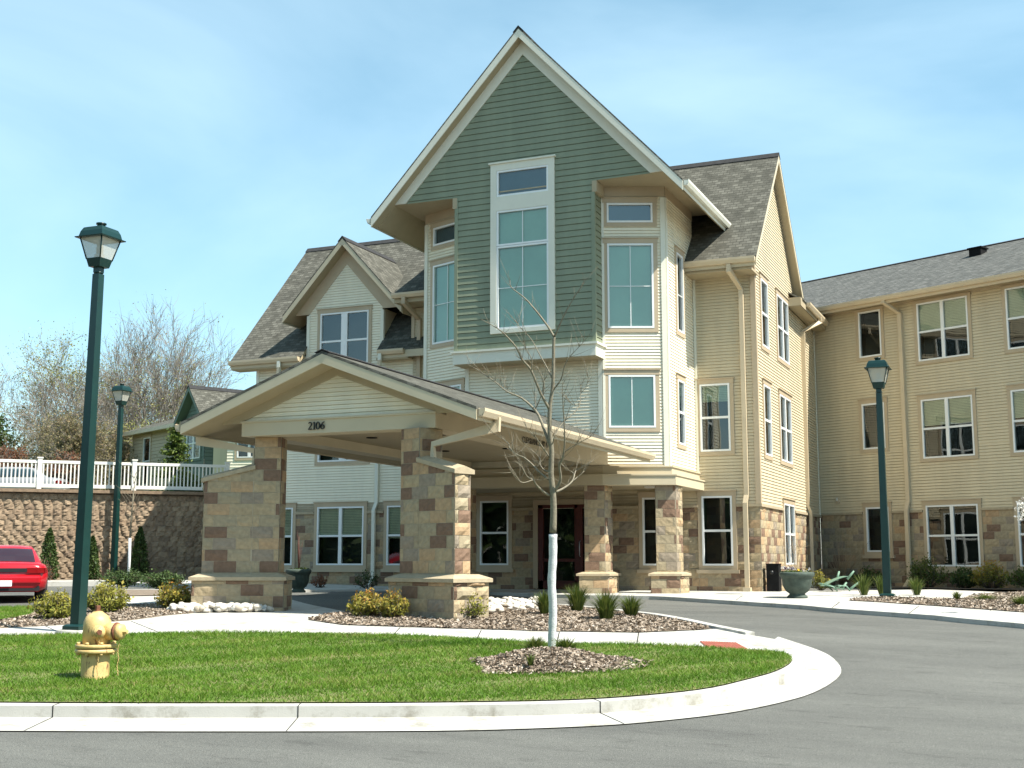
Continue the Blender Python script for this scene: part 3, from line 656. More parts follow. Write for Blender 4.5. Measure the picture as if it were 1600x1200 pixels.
# end wall with its gable
OE = V(XE, 0, 0); NE = V(1, 0, 0); HE = []
for y0, y1, kd in ((31.36, 32.18, 'single'), (33.40, 34.95, 'double')):
    HE.append(window(lodge, OE, Y_, NE, y0, y1, 7.10, 8.86, kd)); HE.append(window(lodge, OE, Y_, NE, y0, y1, 4.30, 6.10, kd))
HE.append(window(lodge, OE, Y_, NE, 33.55, 34.97, 1.545, 3.17, 'double'))
siding(ws, OE, Y_, NE, YM, 35.78, ST, 9.05, HE, .08, m=1)
siding(ws, OE, Y_, NE, YM, 35.78, 9.05, 12.32, [], .08, lo=lambda v: 33.2 - max(0, (12.30 - v) / 1.085), hi=lambda v: min(35.78, 33.2 + max(0, (12.30 - v) / 1.085)), m=1)
# the end wall runs on under a low eave to meet the wing
YW = 39.30; siding(ws, OE, Y_, NE, 35.78, YW, ST, 9.0, [], .08, m=1)
ws.build('siding', ['cream_siding', 'tan_siding'], lodge)
wm = MB()
stone(wm, OW, X_, NF, -21.40, -8.1, .62, ST, Hs); stone(wm, OW, X_, NF, -8.1, XE, .62, ST, H2); stone(wm, OE, Y_, NE, YM, YW, .62, ST, HE, phase=.13)
wm.build('stone_base', ['stone', 'mortar'], lodge)
lg = MB()
def ledge(mb, O, U, N, u0, u1, z, holes=(), m=0):
    O, U, N = map(np.asarray, (O, U, N)); cuts = sorted((h[0] - .03, h[1] + .03) for h in holes if h[2] < z < h[3]); x = u0
    for a_, b_ in cuts + [(u1, u1)]:
        mb.mark()
        if a_ > x: mb.obox(O + U * (x + a_) / 2 + V(0, 0, z) + N * .022, U * (a_ - x) / 2, V(0, 0, .035), N * .036, m)
        x = max(x, b_)
ledge(lg, OW, X_, NF, -21.4, -8.1, ST, Hs); ledge(lg, OW, X_, NF, -8.1, XE + .06, ST, H2); ledge(lg, OE, Y_, NE, YM - .02, YW, ST, HE)
lg.build_each('stone_ledge', 'capstone', lodge)
ct = MB()
def corner(mb, x, y, z0, z1, w=.05, m=0): mb.mark(); mb.box(x - w, x + w, y - w, y + w, z0, z1, m)
corner(ct, XE - .02, YM + .02, ST + .03, 9.05, .065, 1); corner(ct, -21.38, YM + .02, ST + .03, 7.5); corner(ct, -16.2, YM + .015, 7.4, 8.95, .05, 1); corner(ct, -19.66, YM + .02, 7.4, 8.75); corner(ct, -17.2, YM + .02, 7.4, 8.75)
corner(ct, -8.08, YM - .02, 3.75, 9.0, .03); ct.mark(); ct.box(XE, XE + .03, YW - .06, YW - .0, ST + .03, 8.9)
ct.build_each('corner_trim', ['cream_trim', 'tan_trim'], lodge)
# hidden sides that still cast shade
bs = MB(); bs.box(-21.38, -16.2, YM + .45, 38.0, .5, 7.5); bs.box(-16.2, -6.95, YM + .45, 41, .5, 9.0); bs.prism([V(-21.37, YM + .05, 7.4), V(-21.37, 38.0, 7.4), V(-21.37, 34.32, 11.4)], V(.1, 0, 0)); bs.box(-21.39, -21.33, YM + .02, 38.0, .5, 7.45)
bs.prism([V(-6.62, YM + .1, 9.0), V(-6.62, 35.75, 9.0), V(-6.62, 33.2, 12.2)], V(-.1, 0, 0)); bs.box(-16.2, -14.4, YM + .1, 33.0, 7.3, 9.9)
bs.box(-19.66, -19.60, YM + .02, 32.2, 7.0, 8.8); bs.box(-17.26, -17.2, YM + .02, 32.2, 7.0, 8.8)
bs.build('side_wall', 'tan_siding', lodge)
# roofs
gable_roof(lodge, V(0, 33.2, 0), -X_, Y_, 6.3, 12.2, 12.72, 1.085, 3.35, .22, 'beam_tan', 'gutter_tan', rakes=(True, False))
gable_roof(lodge, V(0, 34.35, 0), X_, Y_, -22.15, -19.68, 11.88, 1.075, 4.05, .20, 'beam_tan', 'gutter_tan', rakes=(True, False), guts=(False, True))
gable_roof(lodge, V(0, 34.35, 0), X_, Y_, -19.68, -17.18, 11.88, 1.075, 3.2, .20, 'beam_tan', 'gutter_tan', rakes=(False, False), guts=(False, False))
gable_roof(lodge, V(0, 34.35, 0), X_, Y_, -17.18, -11.6, 11.88, 1.075, 4.05, .20, 'beam_tan', 'gutter_tan', rakes=(False, False), guts=(False, True))
g1 = MB()
for x0, x1 in ((-22.13, -19.72), (-17.1, -16.28)): gutter(g1, V(x0, 30.28, 7.50), V(x1, 30.28, 7.50), V(0, -1, 0))
gutter(g1, V(-16.42, 29.83, 8.97), V(-14.7, 29.83, 8.97), V(0, -1, 0))
gutter(g1, V(-6.14, 35.75, 9.03), V(-6.14, 39.0, 9.03), V(1, 0, 0))
g1.build_each('gutter', 'gutter_tan', lodge, fix=True)
sr = MB(); sr.prism([V(-16.42, 29.85, 8.98), V(-14.2, 29.85, 8.98), V(-14.2, 30.85, 10.07), V(-16.42, 30.85, 10.07)], (0, 0, -.05)); sr.prism([V(-16.42, 30.85, 10.07), V(-14.2, 30.85, 10.07), V(-14.2, 33.1, 10.5), V(-16.42, 33.1, 10.5)], (0, 0, -.05))
sr.mark(); sr.prism([V(-6.12, 35.2, 9.05), V(-6.12, 39.6, 9.05), V(-8.6, 39.6, 10.3), V(-8.6, 35.2, 10.3)], (0, 0, -.05))
sr.build_each('roof', ['shingle', 'ridge_cap'], lodge, fix=True, uv=True)
sf = MB(); sf.box(-16.40, -14.5, 29.87, YM + .1, 8.72, 8.80); sf.mark(); sf.box(-8.2, -6.45, 29.9, YM + .1, 8.78, 8.84); sf.mark(); sf.box(-22.1, -19.66, 30.3, YM + .1, 7.24, 7.30); sf.mark(); sf.box(-17.2, -16.2, 30.3, YM + .1, 7.24, 7.30)
sf.mark(); sf.prism([V(-16.40, 29.86, 8.92), V(-14.5, 29.86, 8.92), V(-14.5, 29.86, 8.72), V(-16.40, 29.86, 8.72)], (0, .02, 0)); sf.mark(); sf.prism([V(-16.41, 29.87, 8.9), V(-16.41, 30.85, 9.99), V(-16.41, 30.85, 9.75), V(-16.41, 29.87, 8.70)], (.03, 0, 0))
sf.mark(); sf.box(-6.56, -6.16, 34.98, 39.25, 8.80, 8.86); sf.box(-6.18, -6.15, 34.98, 39.25, 8.80, 9.04); sf.box(-6.56, -6.15, 34.96, 34.99, 8.80, 9.04)
sf.build_each('soffit', 'soffit', lodge, fix=True)
# wall dormer
dm = gable_roof(lodge, V(-18.36, 0, 0), Y_, X_, 30.26, 33.3, 10.92, 1.09, 1.97, .22, 'beam_tan', 'gutter_tan', rakes=(True, False), guts=(False, False))
frz = MB(); 
for s in (-1, 1): frz.prism([V(-18.40, YM - .022, 10.66), V(-18.40 + s * 1.72, YM - .022, 8.79), V(-18.40 + s * 1.24, YM - .022, 8.79), V(-18.40, YM - .022, 10.20)], (0, .02, 0))
frz.mark(); frz.box(XE + .001, XE + .02, YM, 30.9, 8.75, 9.0); frz.build_each('frieze', 'tan_trim', lodge, fix=True)
# downspouts
ds = MB()
for x in (-20.62, -17.27): ds.mark(); ds.rect_tube([V(x + .25, 30.20, 7.40), V(x + .25, 30.20, 7.25), V(x, YM - .06, 6.95), V(x, YM - .06, 3.25), V(x - .05, YM - .12, 3.05), V(x - .05, YM - .12, 1.15), V(x - .16, YM - .25, .95)], .10, .075, X_)
ds.build_each('downspout', 'gutter_white', lodge, fix=True)
ds = MB(); ds.rect_tube([V(-6.98, 29.80, 8.92), V(-6.98, 29.80, 8.78), V(-6.86, YM - .06, 8.42), V(-6.86, YM - .06, 3.25), V(-6.88, YM - .13, 3.05), V(-6.88, YM - .13, .9)], .11, .08, X_); ds.box(-6.97, -6.79, YM - .23, YM - .04, .85, 1.0)
ds.build('downspout', 'gutter_tan', lodge, fix=True)
ds = MB(); ds.rect_tube([V(-16.05, 29.76, 8.85), V(-16.05, 29.76, 8.72), V(-15.98, YM - .06, 8.35), V(-15.98, YM - .06, 5.2)], .11, .08, X_); ds.build('downspout', 'tan_trim', lodge, fix=True)
ds = MB(); ds.rect_tube([V(-6.07, 37.7, 8.95), V(-6.07, 37.7, 8.80), V(XE + .06, 37.0, 8.40), V(XE + .06, 37.0, 3.25), V(XE + .13, 37.0, 3.05), V(XE + .13, 37.0, .9)], .10, .08, Y_)
ds.build('downspout', 'gutter_tan', lodge, fix=True)
# entrance door: maroon frame with two glazed leaves
db = MB(); dz0, dz1 = .93, 3.10
for x0, x1 in ((-12.42, -12.29), (-11.40, -11.32), (-11.10, -10.97)): db.box(x0, x1, YM - .02, YM + .10, dz0, dz1)
db.box(-12.42, -10.97, YM - .02, YM + .10, dz1 - .09, dz1); db.box(-12.42, -10.97, YM - .02, YM + .1, dz0, dz0 + .20); db.box(-11.34, -11.18, YM - .03, YM + .07, dz0 + .05, dz1 - .08); db.box(-12.30, -11.3, YM + .0, YM + .08, 1.62, 1.70)
door = db.build('door', 'door_maroon', lodge)
dp = MB(); dp.quad(V(-12.3, YM + .05, dz0), V(-10.97, YM + .05, dz0), V(-10.97, YM + .05, dz1), V(-12.3, YM + .05, dz1)); dp.build('pane', 'window_glass', door)
dr = MB(); dr.add([V(-12.5, YM + .1, .9), V(-10.95, YM + .1, .9), V(-10.95, YM + .1, 3.12), V(-12.5, YM + .1, 3.12), V(-12.5, YM + .44, .9), V(-10.95, YM + .44, .9), V(-10.95, YM + .44, 3.12), V(-12.5, YM + .44, 3.12)], [(4, 5, 6, 7), (0, 1, 5, 4), (1, 2, 6, 5), (2, 3, 7, 6), (3, 0, 4, 7)]); dr.build('room', 'interior', door)
dh = MB(); dh.tube([V(-11.24, YM - .03, 1.75), V(-11.24, YM - .09, 1.78), V(-11.24, YM - .09, 2.12), V(-11.24, YM - .03, 2.15)], .014, 8); dh.build('handle', 'rim', door)
dt = MB(); dt.box(-12.56, -12.43, YM - .04, YM, .93, 3.24); dt.box(-10.95, -10.82, YM - .04, YM, .93, 3.24); dt.box(-12.43, -10.95, YM - .04, YM, 3.11, 3.24); dt.build('door_trim', 'tan_trim', door)
# ---------------- tower
C1, C2, C3, C4 = V(-8.13, 28.19, 0), V(-9.54, 27.606, 0), V(-13.12, 27.606, 0), V(-14.57, 28.19, 0)
def face(p, q): d = unit(q - p); return p, d, V(d[1], -d[0], 0), float(np.linalg.norm(q - p))
SZ = 10.58
tw = MB(); FR, FL = face(C2, C1), face(C4, C3); FM = face(C3, C2); FE = face(C1, V(-8.13, YM, 0)); FWs = face(V(-14.57, YM, 0), C4)
def tall(f, a_, b_):
    hs = [window(lodge, f[0], f[1], f[2], a_, b_, 7.11, 9.17, 'fixed', shade='shade_cloth', gls='shade_glass', grid={'v': 1, 'h': [8.13]})]
    hs.append(window(lodge, f[0], f[1], f[2], a_, b_, 9.69, 10.17, 'fixed', shade='transom_blue', gls='shade_glass')); return hs
hr = tall(FR, .135, 1.235) + [window(lodge, FR[0], FR[1], FR[2], .135, 1.235, 4.735, 5.985, 'fixed', shade='shade_cloth', gls='shade_glass', grid={'v': 1})]
hl = tall(FL, .33, 1.43) + [window(lodge, FL[0], FL[1], FL[2], .33, 1.43, 4.735, 5.985, 'fixed', shade='shade_cloth', gls='shade_glass', grid={'v': 1})]
he = [window(lodge, FE[0], FE[1], FE[2], .88, 1.45, 7.20, 9.17, 'fixed', gls='shade_glass', grid={'v': 0, 'h': [8.13]}), window(lodge, FE[0], FE[1], FE[2], .80, 1.37, 4.42, 6.0, 'single', gls='shade_glass', blind=.2)]
siding(tw, FR[0], FR[1], FR[2], 0, FR[3], 3.85, 10.34, hr, .076); siding(tw, FL[0], FL[1], FL[2], 0, FL[3], 3.85, 10.34, hl, .076); siding(tw, FM[0], FM[1], FM[2], 0, FM[3], 3.85, 6.40, [], .076)
siding(tw, FE[0], FE[1], FE[2], 0, FE[3], 3.85, 10.34, he, .076); siding(tw, FWs[0], FWs[1], FWs[2], 0, FWs[3], 3.85, 10.34, [], .076)
tw.build('tower_siding', 'cream_siding', lodge)
tt = MB()
for f in (FR, FL, FE): tt.mark(); tt.obox(f[0] + f[1] * f[3] / 2 + V(0, 0, 10.46) + f[2] * .012, f[1] * f[3] / 2, V(0, 0, .12), f[2] * .012, 1)
for c, r in ((C1, 1), (C4, 1)):
    for f in ((FR, FE) if c is C1 else (FL, FWs)):
        e = f[0] + f[1] * (f[3] - .055) if np.linalg.norm(f[0] - c) > .1 else f[0] + f[1] * .055
        tt.mark(); tt.obox(e + V(0, 0, 7.05) + f[2] * .018, f[1] * .055, V(0, 0, 3.26), f[2] * .02)
for c, f in ((C2, FM), (C3, FM)):
    e = f[0] + f[1] * (.05 if c is C3 else f[3] - .05); tt.mark(); tt.obox(e + V(0, 0, 5.1) + f[2] * .018, f[1] * .05, V(0, 0, 1.26), f[2] * .02)
tt.mark(); tt.obox(C2 + FR[1] * .03 + V(0, 0, 7.1) + FR[2] * .02, FR[1] * .03, V(0, 0, 3.2), FR[2] * .02)
tt.build_each('corner_trim', ['cream_trim', 'tan_trim'], lodge)
# green bay
YG = 27.05; GX0, GX1, XC = -13.13, -9.54, -11.34; OG = V(0, YG, 0)
gw = window(lodge, OG, X_, NF, -12.03, -10.67, 10.46, 11.115, 'fixed', trim=None, shade='transom_blue', gls='shade_glass')
gw1 = window(lodge, OG, X_, NF, -12.03, -10.67, 9.22, 10.10, 'fixed', trim=None, shade='shade_cloth', gls='shade_glass', grid={'v': 1})
gw2 = window(lodge, OG, X_, NF, -12.03, -10.67, 7.16, 9.21, 'fixed', trim=None, shade='shade_cloth', gls='shade_glass', grid={'v': 1, 'h': [8.17]})
gh = (-12.17, -10.53, 7.09, 11.25)
gs = MB(); siding(gs, OG, X_, NF, GX0, GX1, 6.66, SZ, [gh], .152, .018); siding(gs, OG, X_, NF, -14.6, -8.1, SZ, 14.02, [gh], .152, .018, lo=lambda v: XC - max(0, (14.03 - v) / 1.072), hi=lambda v: XC + max(0, (14.03 - v) / 1.072))
siding(gs, V(GX1, YG, 0), Y_, V(1, 0, 0), 0, .62, 6.66, 10.3, [], .152, .018); siding(gs, V(GX0, 27.66, 0), -Y_, V(-1, 0, 0), 0, .61, 6.66, 10.3, [], .152, .018)
gs.build('gable_siding', 'green_siding', lodge)
gt = MB()
for x in (GX0, GX1): gt.mark(); gt.box(x - .045, x + .045, YG - .025, YG + .045, 6.68, 10.3 if x > -12 else 10.55)
gt.build_each('corner_board', 'green_siding', lodge)
gtm = MB(); b_ = lambda x0, x1, z0, z1, d=.05: gtm.box(x0, x1, YG - d, YG, z0, z1)
b_(-12.19, -12.033, 7.06, 11.29); b_(-10.667, -10.51, 7.06, 11.29); b_(-12.033, -10.667, 7.06, 7.157); b_(-12.033, -10.667, 11.118, 11.29); b_(-12.033, -10.667, 10.103, 10.457); b_(-12.23, -10.47, 11.29, 11.33, .09)
gtm.build('bay_window_trim', 'cream_trim', lodge)
sk = MB(); sk.prism([V(GX0 - .05, YG - .06, 6.37), V(GX1 + .05, YG - .06, 6.37), V(GX1 + .05, 27.62, 6.37), V(GX0 - .05, 27.62, 6.37)], (0, 0, .27)); sk.prism([V(GX0 - .10, YG - .11, 6.64), V(GX1 + .10, YG - .11, 6.64), V(GX1 + .10, 27.66, 6.64), V(GX0 - .10, 27.66, 6.64)], (0, 0, .05))
sk.build('skirt_board', 'cream_trim', lodge)
sk = MB(); sk.box(GX0 - .03, GX1 + .03, YG - .04, 27.60, 6.355, 6.37); sk.build('bay_soffit', 'soffit', lodge)
gable_roof(lodge, V(XC, 0, 0), Y_, X_, 26.75, 36.5, 14.63, 1.074, 4.06, .25, 'cream_trim', 'gutter_white', rakes=(True, False))
fz = MB(); sl = 1.074
def zz_(x, o): return 14.63 - sl * abs(x) - o
for s in (-1, 1): fz.prism([V(XC, YG - .035, zz_(0, .255)), V(XC + s * 3.52, YG - .035, SZ + .012), V(XC + s * 3.21, YG - .035, SZ + .012), V(XC, YG - .035, 14.02)], (0, .034, 0))
fz.build('frieze', 'cream_trim', lodge, fix=True)
ts = MB(); ts.prism([V(XC - 3.53, YG + .002, SZ), V(XC + 3.53, YG + .002, SZ), V(XC + 3.53, 31.0, SZ), V(XC - 3.53, 31.0, SZ)], (0, 0, .03)); 
for s in (-1, 1):
    ts.mark(); ts.prism([V(XC + s * 3.53, YG + .01, SZ), V(XC + s * 4.0, YG + .01, 10.06), V(XC + s * 4.0, YG + .01, 10.12), V(XC + s * 3.53, YG + .01, SZ + .06)], (0, 3.8, 0))
ts.mark(); ts.box(GX1 - .02, GX1 + .10, YG - .03, 27.55, 10.30, 10.57); ts.mark(); ts.box(GX0 - .10, GX0 + .02, YG - .03, 27.55, 10.30, 10.57)
ts.build_each('soffit', 'soffit', lodge, fix=True)
bk = MB(); bk.prism([V(XC - 3.4, YG + .4, SZ + .05), V(XC + 3.4, YG + .4, SZ + .05), V(XC, YG + .4, 14.1)], (0, .05, 0)); bk.build('attic_wall', 'interior', lodge)
# entrance beam round the foot of the tower, its ceiling and the stone columns
def off_poly(o): 
    n1, n2 = FR[2], FM[2]; nE = V(1, 0, 0); nW = V(-1, 0, 0)
    def isec(p, n_, q, m_): return np.append(np.linalg.solve(np.array([n_[:2], m_[:2]]), [p @ n_ + o, q @ m_ + o]), 0)
    return [V(C4[0] - o, YM - .02, 0), isec(C4, nW, C4, FL[2]), isec(C3, FL[2], C3, n2), isec(C2, n2, C2, n1), isec(C1, n1, C1, nE), V(C1[0] + o, YM - .02, 0)]
eb = MB()
def band(o, z0, z1, depth=.3, m=0):
    A_, B_ = off_poly(o), off_poly(o - depth)
    for i in range(5): eb.prism([A_[i] + V(0, 0, z0), A_[i + 1] + V(0, 0, z0), B_[i + 1] + V(0, 0, z0), B_[i] + V(0, 0, z0)], (0, 0, z1 - z0), m)
band(.20, 3.385, 3.60, .5); band(.225, 3.60, 3.635, .45); band(.09, 3.635, 3.80, .3); band(.12, 3.80, 3.83, .3); band(.03, 3.83, 3.86, .2)
eb.build('entrance_beam', 'beam_tan', lodge, fix=True)
ec = MB(); ec.poly([p + V(0, 0, 3.45) for p in off_poly(-.2)]); ec.build('entrance_ceiling', 'soffit', lodge)
for (p, q, f) in ((C1, C2, FR), (C2, C1, FR), (C3, C4, FL)):
    cm = MB(); d = unit(q - p); nn = f[2]; a_ = p - nn * .0 + (V(.02, 0, 0) if p is C1 else V(0, 0, 0)) + (-d * .46 if p is C2 else -d * .05 if p is C3 else -d * .12)
    w_, dp_ = .47, .55; side = V(0, 1, 0)
    def frame(w0, d0, z0, z1, grow):
        base = a_ - d * grow - side * grow
        P4 = [base, base + d * (w0 + 2 * grow), base + d * (w0 + 2 * grow) + side * (d0 + 2 * grow), base + side * (d0 + 2 * grow)]
        for i in range(4):
            u = unit(P4[(i + 1) % 4] - P4[i]); n_ = V(u[1], -u[0], 0); cen = sum(P4) / 4
            if n_ @ (P4[i] - cen) < 0: n_ = -n_
            L_ = float(np.linalg.norm(P4[(i + 1) % 4] - P4[i])); stone(cm, P4[i], u, n_, 0, L_, z0, z1, phase=.11 * i + .05 * (p is C2), bulge=.008 if i == 0 else .016, rough=.008 if i == 0 else .018)
        return P4
    frame(w_, dp_, 1.37, 3.385, 0.); frame(w_, dp_, .62, 1.30, .10)
    base = a_ - d * .15 - side * .15; P4 = [base, base + d * (w_ + .3), base + d * (w_ + .3) + side * (dp_ + .3), base + side * (dp_ + .3)]
    col = cm.build('stone_column', ['stone', 'mortar'], lodge)
    cp = MB(); cp.prism([x + V(0, 0, 1.295) for x in P4], (0, 0, .05)); cin = sum(P4) / 4
    cp.add([x + V(0, 0, 1.345) for x in P4] + [cin + (x - cin) * .72 + V(0, 0, 1.385) for x in P4], [(0, 1, 5, 4), (1, 2, 6, 5), (2, 3, 7, 6), (3, 0, 4, 7), (4, 5, 6, 7)]); cp.build('capstone', 'capstone', col, fix=True)
fx = MB(); fx.box(-9.05, -8.65, 29.2, 29.35, 3.40, 3.45); fx.build('ceiling_light', 'lens_white', lodge)
ib = MB(); ib.box(-14.66, -14.44, YM - .12, YM, 2.18, 2.48); it = ib.build('intercom', 'vent_black', lodge); ib = MB(); ib.box(-14.60, -14.50, YM - .125, YM - .12, 2.36, 2.44); ib.box(-14.62, -14.54, YM - .125, YM - .12, 2.22, 2.27); ib.build('intercom_panel', 'rim', it)

# ================================================================== RIGHT WING
wing = thing('wing_building', 'long tan sided residents wing on stone base with three rows of white windows', 'building', tuple(WP(2, .85)))
HW = []
for t0 in (0.0, 2.73, 5.46):
    for z0, z1, bl in ((1.492, 3.22, 0.), (4.573, 6.287, .42), (7.421, 9.138, .47)): HW.append(window(wing, WQ, RDV, WN, t0, t0 + 1.595, z0, z1, 'double', blind=bl, sill=z0 < 2, head=.13 if z0 < 7 else .06))
for z0, z1 in ((1.913, 3.231), (4.97, 6.347), (7.767, 9.176)): HW.append(window(wing, WQ, RDV, WN, -1.98, -1.215, z0, z1, 'fixed', sill=z0 < 2, head=.13 if z0 < 7 else .06))
s_ = MB(); siding(s_, WQ, RDV, WN, -3.62, 10, 3.07, 9.30, HW, .086); s_.build('siding', 'tan_siding', wing)
s_ = MB(); stone(s_, WQ, RDV, WN, -3.62, 10, .55, 3.07, HW, phase=.07); s_.build('stone_base', ['stone', 'mortar'], wing)
s_ = MB(); ledge(s_, WQ, RDV, WN, -3.62, 10, 3.07, HW); s_.build_each('stone_ledge', 'capstone', wing)
s_ = MB(); s_.obox(WP(3.2, 9.335, .012), RDV * 6.8, V(0, 0, .125), WN * .015); s_.build('frieze', 'tan_trim', wing)
ridge = 11.91
WO = WP(0, 0, -5.35)
gable_roof(wing, WO, RDV, WN, -9.2, 10, ridge, .42, 5.83, .14, 'gutter_tan', 'gutter_tan', shingle='shingle_grey', rakes=(False, False), guts=(False, True), g_in=5.6)
s_ = MB(); s_.prism([WP(-3.6, 9.28, 0), WP(10, 9.28, 0), WP(10, 9.28, .47), WP(-3.6, 9.28, .47)], (0, 0, .03)); s_.build('soffit', 'soffit', wing)
s_ = MB(); s_.rect_tube([WP(-.78, 9.40, .53), WP(-.78, 9.26, .53), WP(-.53, 8.92, .06), WP(-.53, 3.38, .06), WP(-.56, 3.11, .13), WP(-.56, 1.12, .13), WP(-.67, .87, .24)], .118, .085, RDV); s_.build('downspout', 'gutter_tan', wing, fix=True)
s_ = MB(); s_.obox(WP(-.05, 11.34, -3.89), RDV * .2, WN * .2, V(0, 0, .12)); s_.obox(WP(-.05, 11.48, -3.89), RDV * .24, WN * .24, V(0, 0, .02)); s_.build('roof_vent', 'vent_black', wing)
s_ = MB(); s_.obox(WP(-2.94, 3.48, .04), RDV * .05, V(0, 0, .09), WN * .04); s_.obox(WP(-2.94, 3.51, .09), RDV * .03, V(0, 0, .05), WN * .01, 1); s_.build('wall_lamp', ['tan_trim', 'lens_glass'], wing)
s_ = MB(); s_.prism([WP(-3.5, .5, -.42), WP(10, .5, -.42), WP(10, .5, -10.3), WP(-3.5, .5, -10.3)], (0, 0, 8.8)); s_.build('side_wall', 'tan_siding', wing)

# ================================================================== ENTRANCE CANOPY
def onX(x, y, X): d = ray(x, y); return EV + d * (X / d[0])
can = thing('entrance_canopy', 'gabled drive through porch roof on two flared stone piers with black house number', 'canopy', (XC, 21.5, .78))
YB, BX0, BX1 = 18.6, -13.30, -9.40
gable_roof(can, V(XC, 0, 0), Y_, X_, 18.1, 27.60, 5.20, .377, 2.93, .20, 'beam_tan', 'gutter_tan', rakes=(True, False), fas=.17)
c = MB(); siding(c, V(0, YB + .03, 0), X_, NF, BX0, BX1, 4.10, 4.86, [], .076, lo=lambda v: XC - max(0, (4.86 - v) / .377), hi=lambda v: XC + max(0, (4.86 - v) / .377)); c.build('gable_siding', 'cream_siding', can)
c = MB()
for s in (-1, 1): c.prism([V(XC, YB, 5.0), V(XC + s * 2.36, YB, 4.112), V(XC + s * 1.93, YB, 4.112), V(XC, YB, 4.84)], (0, .025, 0))
for s, x in ((1, BX1), (-1, BX0)): c.box(min(x, x + s * .42), max(x, x + s * .42), YB, YB + .02, 4.08, 4.112)
c.build('frieze', 'soffit', can, fix=True)
c = MB(); c.box(BX0, BX1, YB, YB + .40, 3.845, 4.10); c.box(BX0 - .015, BX1 + .015, YB - .03, YB, 4.085, 4.115); beam = c.build('front_beam', 'beam_tan', can)
c = MB(); c.box(BX1 - .4, BX1, YB + .40, 27.5, 3.845, 4.28); c.box(BX0, BX0 + .4, YB + .40, 27.5, 3.845, 4.28)
for x in (BX1, BX0): c.box(x - .01, x + .01, YB + .4, 27.4, 4.09, 4.16)
sb_ = c.build('side_beam', 'beam_tan', can)
c = MB(); c.box(BX0 + .4, BX1 - .4, YB + .4, 27.5, 4.02, 4.06)
c.build('ceiling', 'soffit', can, fix=True)
c = MB()
for y in (21.2, 24.4):
    for x in (-10.6, -12.1): c.mark(); c.lathe([(.11, 4.005), (.11, 4.02), (.09, 4.02), (.085, 4.012)], (x, y, 0), 16)
c.build_each('ceiling_light', 'vent_black', can)
# house number: flat metal numerals cut from outline strokes
def stroke(mb, pts, ws, o, s_=1.):
    pts = [np.array(p, float) * s_ for p in pts]
    for i in range(len(pts) - 1):
        def nrm(j):
            d = pts[min(j + 1, len(pts) - 1)] - pts[max(j - 1, 0)]; d /= np.linalg.norm(d); return np.array([-d[1], d[0]])
        a, b = pts[i], pts[i + 1]; na, nb = nrm(i) * ws[i] * s_ / 2, nrm(i + 1) * ws[i + 1] * s_ / 2
        mb.prism([o + V(p[0], 0, p[1]) for p in (a - na, b - nb, b + nb, a + na)], (0, .02, 0))
def arc(cx, cy, rx, ry, a0, a1, n): return [(cx + rx * math.cos(R(a0 + (a1 - a0) * i / n)), cy + ry * math.sin(R(a0 + (a1 - a0) * i / n))) for i in range(n + 1)]
hn = MB(); hz, hh = 3.905, .135
o = V(-11.885, YB - .032, hz); S_ = hh
p2_ = arc(.27, .73, .22, .25, 160, -35, 9) + [(.30, .38), (.06, .07)]; stroke(hn, p2_, [.06, .09, .09, .09, .09, .10, .12, .13, .13, .12, .09, .06], o, S_); stroke(hn, [(.02, .06), (.56, .06)], [.13, .13], o, S_)
o = o + V(.075 + .012, 0, 0); stroke(hn, [(.27, 0), (.27, 1.0)], [.14, .14], o, S_); stroke(hn, [(.09, .03), (.45, .03)], [.06, .06], o, S_); stroke(hn, [(.08, .84), (.27, .97)], [.05, .10], o, S_)
o = o + V(.066, 0, 0); a = arc(.33, .5, .25, .47, 0, 360, 22); stroke(hn, a, [.07 + .08 * abs(math.cos(2 * math.pi * i / 22)) for i in range(23)], o, S_)
o = o + V(.095, 0, 0); a = arc(.32, .32, .24, .28, 0, 360, 18); stroke(hn, a, [.07 + .07 * abs(math.cos(2 * math.pi * i / 18)) for i in range(19)], o, S_); stroke(hn, [(.56, .96), (.30, .82), (.12, .58), (.09, .34)], [.05, .09, .13, .13], o, S_)
hn.build('house_number', 'dark_metal', beam, fix=True)
tx = bpy.data.curves.new('clearance_lettering', 'FONT'); tx.body = 'CLEARANCE 10\' 6"'; tx.size = .17; tx.extrude = .003; tx.materials.append(MATS['dark_metal'])
to = bpy.data.objects.new('clearance_lettering', tx); C.objects.link(to); to.parent = sb_
bpy.context.view_layer.update(); dg_ = bpy.context.evaluated_depsgraph_get(); me_ = bpy.data.meshes.new_from_object(to.evaluated_get(dg_)); bpy.data.objects.remove(to); to = bpy.data.objects.new('clearance_lettering', me_); C.objects.link(to); to.parent = sb_
yt = onX(816, 690, BX1 + .012); to.location = Vector((BX1 + .012, float(yt[1]), 3.925)) - can.location; to.rotation_euler = (R(90), 0, R(90))
